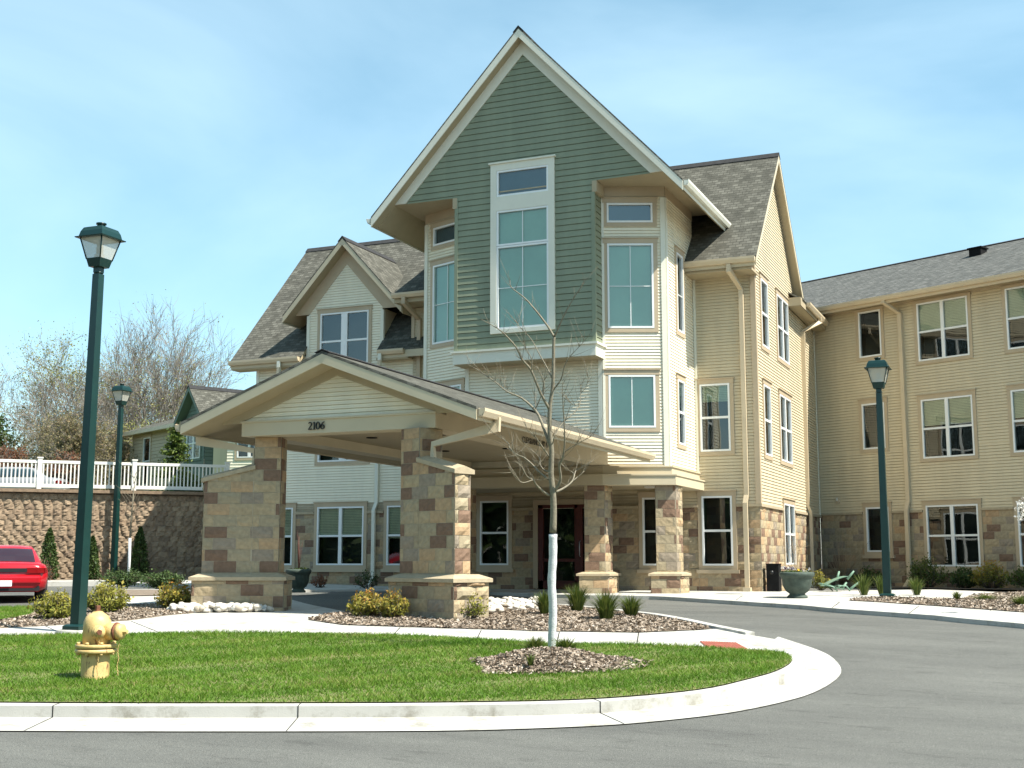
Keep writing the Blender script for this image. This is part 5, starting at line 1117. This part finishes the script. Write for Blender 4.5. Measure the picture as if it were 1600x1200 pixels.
def shrub(loc, w, h, label, leaf, seed, n=60, lpn=26, size=.034, group=None, spread=1., stem='bark_grey', name='shrub'):
    r = np.random.default_rng(seed); o = V(*loc); m = MB(); t = thing(name, label, 'shrub', loc, group)
    pts, tn = [], []
    for i in range(n):
        a = r.uniform(0, 6.28); el = r.uniform(0, 1) ** .6; tip = V(math.cos(a) * el * w / 2, math.sin(a) * el * w / 2, h * (1 - .55 * el ** 2) * r.uniform(.75, 1.08)); base = V(math.cos(a) * .08 * w, math.sin(a) * .08 * w, 0)
        mid = (base + tip) / 2 + V(math.cos(a), math.sin(a), 0) * w * .07 * spread; m.tube([o + base, o + mid, o + tip], [.008, .005, .002], 3, 1, .5)
        for k in range(lpn):
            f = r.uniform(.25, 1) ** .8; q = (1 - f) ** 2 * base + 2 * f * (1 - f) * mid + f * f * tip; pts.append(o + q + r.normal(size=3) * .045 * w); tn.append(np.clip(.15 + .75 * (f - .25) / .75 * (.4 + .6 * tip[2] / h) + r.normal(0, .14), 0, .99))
    leaf_cloud(m, pts, size, r, tn); m.build('foliage', [leaf, stem], t); return t
def gp(x, y, h=0): p = ong(x, y, h); return (p[0], p[1], p[2])
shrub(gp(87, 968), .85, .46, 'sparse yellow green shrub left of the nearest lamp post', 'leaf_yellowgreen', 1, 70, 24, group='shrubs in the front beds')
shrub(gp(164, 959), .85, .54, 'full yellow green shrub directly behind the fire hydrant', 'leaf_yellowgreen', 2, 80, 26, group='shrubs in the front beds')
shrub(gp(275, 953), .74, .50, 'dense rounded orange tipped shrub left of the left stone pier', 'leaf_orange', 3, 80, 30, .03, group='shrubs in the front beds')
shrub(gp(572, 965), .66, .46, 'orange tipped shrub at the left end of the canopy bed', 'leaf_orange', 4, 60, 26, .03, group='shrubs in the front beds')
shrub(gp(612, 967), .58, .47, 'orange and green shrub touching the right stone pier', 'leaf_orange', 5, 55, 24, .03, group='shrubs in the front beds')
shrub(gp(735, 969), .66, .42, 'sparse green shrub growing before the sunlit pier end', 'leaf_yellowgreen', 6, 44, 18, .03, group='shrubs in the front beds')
def juniper(loc, w, h, label, seed):
    r = np.random.default_rng(seed); o = V(*loc); m = MB(); t = thing('juniper', label, 'shrub', loc, 'low junipers across the court'); pts, tn = [], []
    for i in range(70):
        a = r.uniform(0, 6.28); L_ = r.uniform(.35, 1) * w / 2; tip = V(math.cos(a) * L_, math.sin(a) * L_ * .8, h * r.uniform(.5, 1.05) * (1 - .45 * (L_ / (w / 2)) ** 2)); m.tube([o, o + tip * .6 + V(0, 0, h * .15), o + tip], [.012, .008, .002], 3, 1, .5)
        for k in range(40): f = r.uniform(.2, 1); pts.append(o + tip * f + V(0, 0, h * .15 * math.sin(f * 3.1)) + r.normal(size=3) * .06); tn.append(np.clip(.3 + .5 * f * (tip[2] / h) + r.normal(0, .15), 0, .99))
    leaf_cloud(m, pts, .035, r, tn); m.build('foliage', ['leaf_juniper', 'conifer_bark'], t)
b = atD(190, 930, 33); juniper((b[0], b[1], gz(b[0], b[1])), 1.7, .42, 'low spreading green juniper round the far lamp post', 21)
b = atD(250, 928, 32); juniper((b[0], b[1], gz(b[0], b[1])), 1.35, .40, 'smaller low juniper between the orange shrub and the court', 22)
def arb(loc, w, h, label, seed):
    r = np.random.default_rng(seed); o = V(*loc); m = MB(); t = thing('arborvitae', label, 'evergreen', loc, 'arborvitae along the retaining wall'); m.tube([o, o + V(0, 0, h * .9)], [.04, .01], 6, 1, .5); pts, tn = [], []
    for i in range(2600):
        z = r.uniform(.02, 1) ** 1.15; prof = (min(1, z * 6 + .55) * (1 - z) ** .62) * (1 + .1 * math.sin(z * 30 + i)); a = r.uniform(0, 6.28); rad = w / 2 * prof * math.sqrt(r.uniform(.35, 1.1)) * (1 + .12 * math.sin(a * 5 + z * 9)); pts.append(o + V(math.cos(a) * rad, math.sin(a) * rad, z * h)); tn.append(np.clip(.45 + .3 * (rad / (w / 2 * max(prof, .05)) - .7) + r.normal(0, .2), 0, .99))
    leaf_cloud(m, pts, .05, r, tn); m.build('foliage', ['leaf_dark', 'conifer_bark'], t)
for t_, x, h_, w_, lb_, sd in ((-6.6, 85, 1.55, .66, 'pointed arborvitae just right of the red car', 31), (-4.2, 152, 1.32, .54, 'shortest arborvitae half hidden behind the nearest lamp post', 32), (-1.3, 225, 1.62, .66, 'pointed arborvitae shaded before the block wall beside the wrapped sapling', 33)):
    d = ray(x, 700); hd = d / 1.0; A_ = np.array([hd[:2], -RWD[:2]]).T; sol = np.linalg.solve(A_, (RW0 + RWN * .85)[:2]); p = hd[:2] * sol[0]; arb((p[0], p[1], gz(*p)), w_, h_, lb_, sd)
b = atD(66, 905, 35); shrub((b[0], b[1], gz(b[0], b[1])), .7, .7, 'russet bare twigged shrub peeking out beside the red car', 'leaf_russet', 40, 40, 8)
def clump(loc, w, h, label, seed, n=420, grp='ornamental grass clumps', mat='leaf_green'):
    r = np.random.default_rng(seed); o = V(*loc); t = thing('grass_clump', label, 'ornamental grass', loc, grp); m = MB()
    for i in range(n):
        a = r.uniform(0, 6.28); L_ = r.uniform(.5, 1.1); sp = r.uniform(.05, 1) * w / 2; d = V(math.cos(a), math.sin(a), 0); s = V(-d[1], d[0], 0) * .0065; b0 = o + d * sp * .25; p1 = b0 + d * sp * .35 + V(0, 0, h * L_ * .6); p2 = b0 + d * sp * .95 + V(0, 0, h * L_ * (1 - .25 * sp / w)); tn = r.uniform(.25, .95)
        m.add([b0 - s, b0 + s, p1 + s, p1 - s, p2], [(0, 1, 2, 3), (3, 2, 4)], 0, tn)
    m.build('blades', mat, t)
for i, (x, y, w_, h_, lb_) in enumerate(((851, 962, .46, .42, 'ornamental grass clump directly left of the wrapped tree trunk'), (902, 957, .62, .50, 'ornamental grass clump just right of the wrapped tree trunk'), (947, 970, .66, .50, 'front ornamental grass clump of the pair in the mulch bed'), (986, 964, .58, .36, 'rearmost right ornamental grass clump near the drive edging'))): clump(gp(x, y), w_, h_, lb_, 50 + i)
for i, (x, y, D_, w_, h_, lb_) in enumerate(((1350, 937, 27.4, .6, .5, 'grass clump left of the right hand lamp'), (1377, 935, 27.6, .4, .46, 'grass clump touching the right hand lamp base'), (1433, 937, 27.4, .55, .42, 'grass clump midway between lamp and daylilies'), (1496, 944, 25.6, .30, .18, 'small low grass tuft at the walk end'), (1540, 940, 25.4, .9, .14, 'broad low yellow green ground plant in the wing bed'), (1596, 950, 23.5, .7, .22, 'leafy plant at the right edge of the wing bed'))):
    b = atD(x, y, D_); clump((b[0], b[1], gz(b[0], b[1]) + .01), w_, h_, lb_, 60 + i, 160)
clump(gp(836, 1024), .5, .24, 'grass tuft left of the tree foot on the mound', 70, 260); clump(gp(884, 1022), .5, .22, 'grass tuft right of the tree foot on the mound', 71, 260); clump(gp(829, 1040, .1), .2, .14, 'tiny grass tuft sprouting in the mulch ring', 72, 50)
# foundation shrubs under the wing windows
for i, (t_, w_, h_, lf_, lb_) in enumerate(((-1.5, 1.0, .55, 'leaf_dark', 'dark shrub behind the right hand lamp post'), (.35, 1.25, .85, 'leaf_green', 'rounded green shrub beneath the ground floor double window'), (1.5, .9, .6, 'leaf_dark', 'dark low shrub right of the double window'), (2.25, 1.1, .75, 'leaf_orange', 'orange tinged shrub at the right end of the wing bed'), (3.4, 1.2, .7, 'leaf_green', 'green shrub under the farthest wing window'))):
    p = WP(t_, 0, .75); shrub((p[0], p[1], gz(p[0], p[1])), w_, h_, lb_, lf_, 80 + i, 60, 24, .04, group='shrubs along the wing')
# dry grass fan and thin shrub in the corner
p = WP(-2.45, 0, .75); o = V(p[0], p[1], gz(p[0], p[1])); t = thing('dry_grass', 'tall fan of dry brown stems in the shaded corner', 'dry plant', tuple(o)); m = MB(); r = np.random.default_rng(90)
for i in range(70):
    a = r.normal(0, .38); L_ = r.uniform(.9, 1.75); d = RDV * math.sin(a) + V(0, 0, math.cos(a)) + WN * r.normal(0, .15); m.tube([o, o + d * L_ * .5, o + d * L_ + RDV * a * .2], [.006, .004, .0015], 3)
m.build('stems', 'dead_stem', t)
def twigbush(o, h, label, seed, mat='dead_stem', n=10):
    r = np.random.default_rng(seed); t = thing('bare_shrub', label, 'bare shrub', tuple(o)); m = MB()
    for i in range(n):
        a = r.uniform(0, 6.28); s = r.uniform(.12, .38); q = [o, o + V(math.cos(a) * s * .3, math.sin(a) * s * .3, h * .45), o + V(math.cos(a) * s, math.sin(a) * s, h * r.uniform(.8, 1.05))]; m.tube(q, [.007, .005, .0015], 4)
        for k in range(5): f = r.uniform(.3, .9); b0 = q[1] * (1 - f) + q[2] * f; m.tube([b0, b0 + V(r.normal(0, .12), r.normal(0, .12), r.uniform(.05, .25))], [.003, .001], 3)
    m.build('stems', mat, t)
b = V(-6.05, 32.4, gz(-6.05, 32.4)); twigbush(b, 1.45, 'leafless thin shrub against the sunlit end wall stone', 91)
b = atD(575, 915, 32.8); shrub((b[0], b[1], gz(b[0], b[1])), .8, .5, 'small shaded shrub below the left ground floor window', 'leaf_dark', 92, 30, 12)
b = atD(500, 915, 33); shrub((b[0], b[1], gz(b[0], b[1])), .6, .4, 'low russet shrub beside the bare twig urn', 'leaf_russet', 93, 24, 10)
b = atD(1283, 925, 31.5); shrub((b[0], b[1], gz(b[0], b[1])), .55, .5, 'pale green leafy shrub right of the pansy planter', 'leaf_yellowgreen', 94, 30, 16)
# blossom branch of a tree standing past the right edge
o = atD(1625, 935, 21); o[2] = gz(o[0], o[1]); t = thing('blossom_tree', 'white blossoming sapling with its branch tip before the last wing window', 'tree', tuple(o)); m = MB(); f = MB()
tip = [atD(1590, 793, 21), atD(1600, 802, 21.05), atD(1592, 812, 20.9), atD(1612, 790, 21.2)]; hub = o + V(0, 0, 2.05); m.tube([o, o + V(.02, 0, 1.1), hub, hub + V(0, 0, .8)], [.03, .025, .02, .008], 8)
for q in tip: m.tube([hub - V(0, 0, .25), (hub + q) / 2 + V(0, 0, .06), q], [.012, .008, .003], 5)
for q in tip:
    for k in range(26): s = rng.uniform(.45, 1.02); leaf_cloud(f, [hub * (1 - s) + q * s + rng.normal(size=3) * .035 for _ in range(3)], .022, rng, rng.uniform(0, 1, 3))
m.build('trunk', 'bark_grey', t); f.build('crown', 'blossom', t)

# young street tree on the mound: trunk and limbs, with the lower trunk in pale wrap
TD = 16.2
def limb(mb, pix, r0, r1, d0=0., dd=0., n=6, m=0):
    k = len(pix); P = [atD(x, y, TD + d0 + dd * i / max(1, k - 1)) for i, (x, y) in enumerate(pix)]; P = smooth([tuple(p) for p in P], 3); kk = len(P); mb.tube(P, [r0 + (r1 - r0) * i / (kk - 1) for i in range(kk)], n, m); return P
o = ong(862, 1017); o[2] += .06; t = thing('young_tree', 'slender leafless young tree with white wrapped trunk on the lawn mound', 'tree', tuple(o), None)
m = MB(); limb(m, [(864, 832), (865, 800), (864, 770), (861, 740), (862, 705), (859, 676), (859, 637), (864, 600), (865, 540), (866, 527)], .045, .017, n=10); tr = m.build('trunk', 'young_bark', t)
m = MB(); w_ = [atD(x, y, TD) for x, y in [(862, 1018), (863, 985), (864, 950), (862, 910), (864, 870), (864, 835)]]; w_ = smooth([tuple(p) for p in w_], 5); m.tube(w_, [.054 + .003 * math.sin(i * 2.1) for i in range(len(w_))], 12); m.build('trunk_wrap', 'tree_wrap', tr)
m = MB()
BR = [([(866, 527), (880, 495), (895, 468), (912, 442)], .013, .003, 0, -.3), ([(866, 527), (856, 510), (837, 485), (819, 465), (799, 449), (797, 438)], .017, .003, 0, .25), ([(859, 640), (845, 615), (830, 579), (816, 562), (806, 542), (787, 521), (772, 510), (752, 499)], .020, .003, 0, -.5), ([(830, 579), (831, 562), (822, 545), (818, 530)], .008, .002, -.2, -.1),
      ([(848, 620), (850, 597), (838, 572)], .009, .005, -.05, -.1), ([(862, 590), (855, 575), (842, 552), (830, 530), (812, 510), (805, 500)], .010, .002, 0, .4), ([(861, 690), (872, 670), (883, 657)], .010, .005, 0, .2), ([(864, 610), (877, 592), (882, 572), (890, 558), (900, 547), (914, 532)], .011, .002, 0, -.4),
      ([(860, 699), (847, 662), (837, 642), (815, 622), (792, 612), (774, 597), (745, 577), (735, 572)], .022, .003, 0, .6), ([(838, 643), (836, 625), (837, 612)], .008, .002, .2, .1), ([(836, 640), (845, 620), (851, 594)], .009, .004, .2, -.1), ([(815, 622), (800, 615), (790, 605), (775, 608)], .006, .002, .35, .2),
      ([(866, 768), (876, 750), (874, 727), (879, 717), (882, 697), (882, 676), (881, 650), (879, 620), (879, 595)], .020, .003, 0, -.5), ([(868, 769), (882, 762), (894, 752), (898, 740), (900, 735)], .018, .005, 0, .4), ([(894, 752), (903, 745), (913, 736)], .010, .004, .35, .1), ([(898, 743), (892, 736), (884, 735)], .006, .002, .38, .1), ([(882, 706), (893, 699), (905, 692), (916, 686), (930, 679)], .009, .002, -.2, -.2),
      ([(858, 774), (850, 769), (839, 759), (832, 749), (824, 745), (816, 731), (812, 717)], .017, .003, 0, -.4), ([(832, 750), (820, 754), (812, 752), (807, 745), (800, 738), (793, 728)], .009, .002, -.25, -.2), ([(832, 749), (842, 750), (847, 750)], .005, .002, -.2, 0), ([(858, 750), (842, 737), (832, 726), (819, 715), (807, 710), (797, 701), (794, 692), (780, 682), (767, 675)], .014, .002, 0, .5),
      ([(860, 737), (851, 735), (844, 726), (843, 716), (834, 706), (819, 697)], .010, .002, 0, .3), ([(860, 716), (845, 695), (836, 682), (824, 671), (820, 658)], .012, .002, 0, -.4), ([(819, 715), (810, 712), (800, 714)], .005, .002, .3, .2), ([(883, 657), (905, 635), (907, 607), (908, 600)], .008, .002, .2, .3), ([(905, 635), (895, 632), (886, 622)], .005, .002, .35, .1), ([(906, 612), (915, 605), (919, 590)], .004, .001, .4, .1), ([(862, 697), (866, 680), (858, 668), (850, 640)], .008, .002, 0, -.3)]
tr_ = np.random.default_rng(17)
for pix, a_, b_, d0, dd in BR:
    P = limb(m, pix, a_, b_, d0, dd)
    for k in range(max(6, len(P) * 3 // 4)):   # side twigs
        i = tr_.integers(len(P) // 3, len(P)); dr = unit(tr_.normal(size=3) * .7 + V(0, 0, 1.0) + unit(P[-1] - P[0])); L_ = tr_.uniform(.10, .42); q = P[i]; m.tube([q, q + dr * L_ * .5 + tr_.normal(size=3) * .015, q + dr * L_], [.0035, .0025, .001], 3)
m.build('crown', 'young_bark', t)

def bare_tree(loc, h, label, seed, spread=.45, leaf=None, nleaf=0, fork=.25, lsz=.10, levels=(9, 6, 5, 4), grp='trees on the terrace', bark='bark_far', r0=None, name='bare_tree', stems=1):
    r = np.random.default_rng(seed); o = V(*loc); T, Cw = MB(), MB(); tips = []
    t = thing(name, label, 'tree', loc, grp); r0 = r0 or h * .016
    def grow(p, d, L_, rad, lv, mb):
        n = 4 if lv < 2 else (3 if lv == 2 else 2); P = [p]; q = p; dd = d
        for i in range(n):
            dd = unit(dd + r.normal(size=3) * (.10 if lv == 0 else .16) + V(0, 0, .07 if lv else .03)); q = q + dd * L_ / n; P.append(q)
        R_ = [rad * (1 - .75 * i / n) for i in range(n + 1)]; mb.tube(P, R_, 8 if lv == 0 else 5 if lv == 1 else 3, caps=False, smooth=lv < 2)
        if lv >= len(levels): tips.append(P[-1]); tips.append(P[n // 2]); return
        for k in range(levels[lv]):
            f = r.uniform(fork if lv == 0 else .2, 1.0); x = f * n; i = min(int(x), n - 1); b0 = P[i] * (1 - (x - i)) + P[i + 1] * (x - i); base = unit(P[i + 1] - P[i]); a = unit(np.cross(base, r.normal(size=3))); ang = spread * r.uniform(.6, 1.4) * (1.15 if lv else 1.0)
            nd = unit(base * math.cos(ang) + a * math.sin(ang)); grow(b0, nd, L_ * (.62 - .28 * f * (lv == 0) + r.uniform(-.08, .1)), max(.010, R_[min(i + 1, n)] * r.uniform(.45, .7)), lv + 1, Cw)
    for s in range(stems):
        a = r.uniform(0, 6.28); tilt = 0 if stems == 1 else r.uniform(.12, .4); grow(o - V(0, 0, .1), unit(V(math.cos(a) * tilt, math.sin(a) * tilt, 1)), h * .80 * r.uniform(.85, 1.05), r0, 0, T)
    T.build('trunk', bark, t); cr = Cw.build('crown', bark, t)
    if leaf:
        tp_ = np.array(tips); idx = r.integers(0, len(tp_), nleaf); P = tp_[idx] + r.normal(size=(nleaf, 3)) * h * .022; a = r.normal(size=(nleaf, 3)); a /= np.linalg.norm(a, axis=1)[:, None]; b = np.cross(a, r.normal(size=(nleaf, 3))); b /= np.linalg.norm(b, axis=1)[:, None]
        s1 = lsz * r.uniform(.5, 1.2, nleaf)[:, None]; s2 = s1 * .6; v = np.stack([P - a * s1, P + b * s2, P + a * s1, P - b * s2], 1); lo_ = soup('leaves', v - np.array(t.location), r.uniform(0, 1, nleaf), leaf, 4); lo_.parent = cr
    return t
def far(x, D, z=3.75): b = atD(x, 800, D); return (b[0], b[1], z)
def H_(y, D, z=3.75): return (EYE + (879 - y) / F_PX * D - z) * .84
bare_tree(far(45, 66), H_(560, 66), 'bare thin tree at the far left above the railing', 101, .42, 'leaf_brown', 500, .15, .07, (10, 6, 5, 3), stems=2)
bare_tree(far(85, 60), H_(590, 60), 'multi stemmed bare tree left of the nearest lamp post', 102, .45, 'leaf_brown', 400, .12, .07, (8, 6, 4, 3), stems=2)
bare_tree(far(140, 68), H_(490, 68), 'tall broad tree with pale new leaves behind the nearest lamp post', 103, .50, 'leaf_pale', 6500, .22, .06, (13, 7, 5, 3))
bare_tree(far(214, 66), H_(484, 66), 'tallest narrow grey tree beside the far street lamp', 104, .36, 'leaf_brown', 900, .25, .05, (14, 7, 5, 3))
bare_tree(far(245, 64), H_(505, 64), 'tall grey forked tree left of the green gabled house', 105, .42, 'leaf_pale', 2600, .2, .05, (12, 7, 5, 3), stems=2)
bare_tree(far(306, 72), H_(535, 72), 'pale leafed tree rising behind the green gabled house', 106, .52, 'leaf_pale', 6500, .2, .06, (12, 7, 5, 3))
bare_tree(far(180, 76), H_(560, 76), 'thin grey green tree between the two street lamps', 107, .45, 'leaf_pale', 2200, .15, .065, (10, 7, 5, 3))
bare_tree(far(270, 78), H_(560, 78), 'hazy brown tree behind the bungalow roof', 111, .48, 'leaf_brown', 3000, .15, .065, (10, 7, 5, 3))
bare_tree(far(118, 52), H_(632, 52), 'round headed olive brown tree behind the railing', 108, .62, 'leaf_brown', 14000, .12, .05, (12, 8, 5, 3), stems=2)
bare_tree(far(70, 58), H_(655, 58), 'low olive brown tree at the left of the terrace', 112, .6, 'leaf_brown', 11000, .12, .055, (11, 7, 5, 3), stems=2)
bare_tree(far(170, 57), H_(650, 57), 'low spreading brown tree beside the nearest lamp post', 113, .62, 'leaf_brown', 11000, .12, .055, (10, 7, 5, 3), stems=2)
bare_tree(far(15, 52), H_(690, 52), 'russet budding small tree at the far left', 109, .6, 'leaf_russet', 8000, .1, .055, (10, 7, 5, 2), stems=3)
bare_tree(far(-30, 60), H_(610, 60), 'dark evergreen looking tree at the left picture edge', 114, .5, 'leaf_dark', 7000, .1, .08, (10, 7, 5, 2))
bare_tree(far(106, 47), H_(705, 47), 'small russet tree just above the railing', 110, .6, 'leaf_russet', 2600, .1, .06, (9, 6, 4, 2), stems=3)
bare_tree(far(228, 62), H_(640, 62), 'low green grey tree beside the bungalow', 115, .6, 'leaf_pale', 8000, .1, .055, (10, 7, 5, 2), stems=2)
hw = MB(); r = np.random.default_rng(77); n = 26000       # distant wood that closes the view
X = r.uniform(-75, 12, n); Dd = r.uniform(92, 104, n); hh = 4.5 + 2.2 * np.sin(X * .35) + 1.2 * np.sin(X * 1.1 + 1) ; zz = 3.4 + hh * np.sqrt(r.uniform(0, 1, n))
P = RT * X[:, None] + FH * Dd[:, None]; P[:, 2] = zz; a = r.normal(size=(n, 3)); a /= np.linalg.norm(a, axis=1)[:, None]; b = np.cross(a, r.normal(size=(n, 3))); b /= np.linalg.norm(b, axis=1)[:, None]
soup('far_woods', np.stack([P - a * .28, P + b * .18, P + a * .28, P - b * .18], 1), np.clip(r.normal(.45, .3, n), 0, 1), 'leaf_brown', 4, kind='stuff')
n = 34000; th_ = r.uniform(-2.15, 1.35, n); rd_ = r.uniform(46, 56, n); P = RT * (np.sin(th_) * rd_)[:, None] - FH * (np.cos(th_) * rd_)[:, None]  # woods added out of view to darken window reflections and the open shade
P[:, 2] = (9.5 + 2.5 * np.sin(th_ * 9) + 1.2 * np.sin(th_ * 31)) * r.uniform(0, 1, n) ** .8; a = r.normal(size=(n, 3)); a /= np.linalg.norm(a, axis=1)[:, None]; b = np.cross(a, r.normal(size=(n, 3))); b /= np.linalg.norm(b, axis=1)[:, None]
soup('unseen_woods', np.stack([P - a * .55, P + b * .4, P + a * .55, P - b * .4], 1), np.clip(r.normal(.45, .3, n), 0, 1), 'leaf_dark', 4, kind='stuff')
# wrapped sapling before the wall
b = atD(200, 911, 35.0); o = V(b[0], b[1], gz(b[0], b[1])); t = thing('young_tree', 'thin sapling with white wrapped trunk before the block wall', 'tree', tuple(o)); m = MB(); P = [o, o + V(.01, 0, .6), o + V(0, 0, 1.25)]; m.tube(P, [.045, .04, .038], 8); m.build('trunk_wrap', 'tree_wrap', t)
m = MB(); m.tube([o + V(0, 0, 1.2), o + V(.03, 0, 2.0), o + V(.10, 0, 3.1)], [.03, .02, .005], 6)
for i in range(26):
    z = rng.uniform(1.5, 3.0); d = unit(V(rng.normal(), rng.normal(), 1.6)); L_ = rng.uniform(.3, .8); q = o + V(.05, 0, z); m.tube([q, q + d * L_ * .5, q + d * L_], [.008, .005, .002], 3)
m.build('crown', 'young_bark', t)
# spruce on the terrace
b = atD(272, 770, 42.5); o = V(b[0], b[1], 3.75); t = thing('spruce', 'small bright green spruce standing behind the white railing', 'evergreen', tuple(o)); m = MB(); m.tube([o, o + V(0, 0, 2.6)], [.06, .01], 6, 1, .5); r = np.random.default_rng(55); pts, tn = [], []
for i in range(120):
    z = r.uniform(.05, 1); L_ = .78 * (1 - z) ** .8 + .06; a = r.uniform(0, 6.28); d = V(math.cos(a), math.sin(a), .18 - .25 * (1 - z)); p0 = o + V(0, 0, .1 + z * 2.35); m.tube([p0, p0 + d * L_], [.012, .003], 3, 1, .5)
    for k in range(34): f = r.uniform(.15, 1.05); pts.append(p0 + d * L_ * f + V(r.normal(0, .07), r.normal(0, .07), -abs(r.normal(0, .05)))); tn.append(np.clip(.2 + .6 * f + r.normal(0, .15), 0, .99))
leaf_cloud(m, pts, .055, r, tn); m.build('foliage', ['leaf_conifer', 'conifer_bark'], t)
b = atD(300, 765, 42.3); shrub((b[0], b[1], 3.75), 1.6, .75, 'yellow green shrub behind the shaded end of the railing', 'leaf_conifer', 95, 70, 24, .05)

# ================================================================== BUNGALOW ON THE TERRACE
FD = unit(RT * .64 - FH * .77); BD_ = unit(RT * .77 + FH * .64); FNn = unit(-RT * .77 - FH * .64)
B0 = atD(207, 800, 56); B0[2] = 0
bun = thing('bungalow', 'low beige and green bungalow with a small pointed gable behind the railing', 'house', (B0[0], B0[1], 3.6))
def BP(u, z=0., d=0.): return B0 + FD * u + BD_ * d + V(0, 0, z)
hw1 = window(bun, B0, FD, FNn, .95, 1.68, 5.0, 7.10, 'single')
m = MB(); siding(m, B0, FD, FNn, -.3, 7.0, 3.4, 7.35, [hw1], .15); siding(m, BP(-.3, 0, 0), BD_, -FD, 0, 9, 3.4, 7.35, [], .15); m.build('siding', 'house_beige', bun)
# green gabled bay standing forward of the beige wall
bu0, bu1, bf = 5.72, 7.60, -.3
GB0 = BP(0, 0, bf); hw2 = window(bun, GB0, FD, FNn, 5.97, 7.25, 5.80, 7.08, 'double', trim='green_house')
uc = (bu0 + bu1) / 2
m = MB(); siding(m, GB0, FD, FNn, bu0, bu1, 3.4, 7.4, [hw2], .15); siding(m, GB0, FD, FNn, bu0, bu1, 7.4, 8.44, [], .15, lo=lambda v: uc - max(0, (8.44 - v)) / 1.1, hi=lambda v: uc + max(0, (8.44 - v)) / 1.1); siding(m, BP(bu1, 0, bf), BD_, FD, 0, 6, 3.4, 7.4, [], .15); siding(m, BP(bu0, 0, bf), BD_, -FD, 0, .4, 3.4, 7.4, [], .15); m.build('gable_siding', 'green_house', bun)
gable_roof(bun, BP(uc, 0, 0), BD_, FD, bf - .35, 9.0, 8.80, 1.1, 1.28, .2, 'green_house', 'gutter_tan', under='green_house', guts=(False, False))
m = MB(); m.prism([BP(-1.2, 7.42, -.45), BP(6.2, 7.42, -.45), BP(6.2, 8.7, 3.2), BP(1.6, 8.7, 3.2)], (0, 0, -.06)); m.build('roof', ['shingle', 'ridge_cap'], bun, fix=True, uv=True)
m = MB(); m.obox(BP(2.3, 7.33, -.46), FD * 3.4, V(0, 0, .08), BD_ * .02); m.mark(); m.prism([BP(-1.15, 7.3, -.42), BP(5.7, 7.3, -.42), BP(5.7, 7.3, .1), BP(-1.15, 7.3, .1)], (0, 0, .03)); m.build_each('fascia', 'gutter_tan', bun)
m = MB(); m.rect_tube([BP(-.95, 7.25, -.4), BP(-.95, 7.15, -.4), BP(-.24, 6.75, -.06), BP(-.24, 3.7, -.06)], .1, .08, FD); m.build('downspout', 'gutter_tan', bun, fix=True)
# pale sided house between the bungalow and the main building
hp = atD(352, 800, 48.5); hp[2] = 0; HD = unit(RT * .98 - FH * .2); HN = V(HD[1], -HD[0], 0)
ho = thing('pale_house', 'pale green sided house glimpsed between bungalow and canopy post', 'house', (hp[0], hp[1], 3.6))
w1 = window(ho, hp, HD, HN, .42, 1.42, 5.65, 7.1, 'double')
m = MB(); siding(m, hp, HD, HN, 0, 2.6, 3.3, 7.3, [w1], .12); m.build('siding', 'cream_siding', ho)
m = MB(); m.obox(hp + HD * -.35 + V(0, 0, 5.3) - HN * .3, HD * .35, V(0, 0, 2.0), HN * .05); m.build('side_wall', 'tan_siding', ho)
m = MB(); m.prism([hp + HD * -.7 + HN * .3 + V(0, 0, 7.3), hp + HD * 2.8 + HN * .3 + V(0, 0, 7.3), hp + HD * 2.8 - HN * 3 + V(0, 0, 7.9), hp + HD * -.7 - HN * 3 + V(0, 0, 7.9)], (0, 0, -.08)); m.build('roof', ['shingle', 'ridge_cap'], ho, fix=True, uv=True)
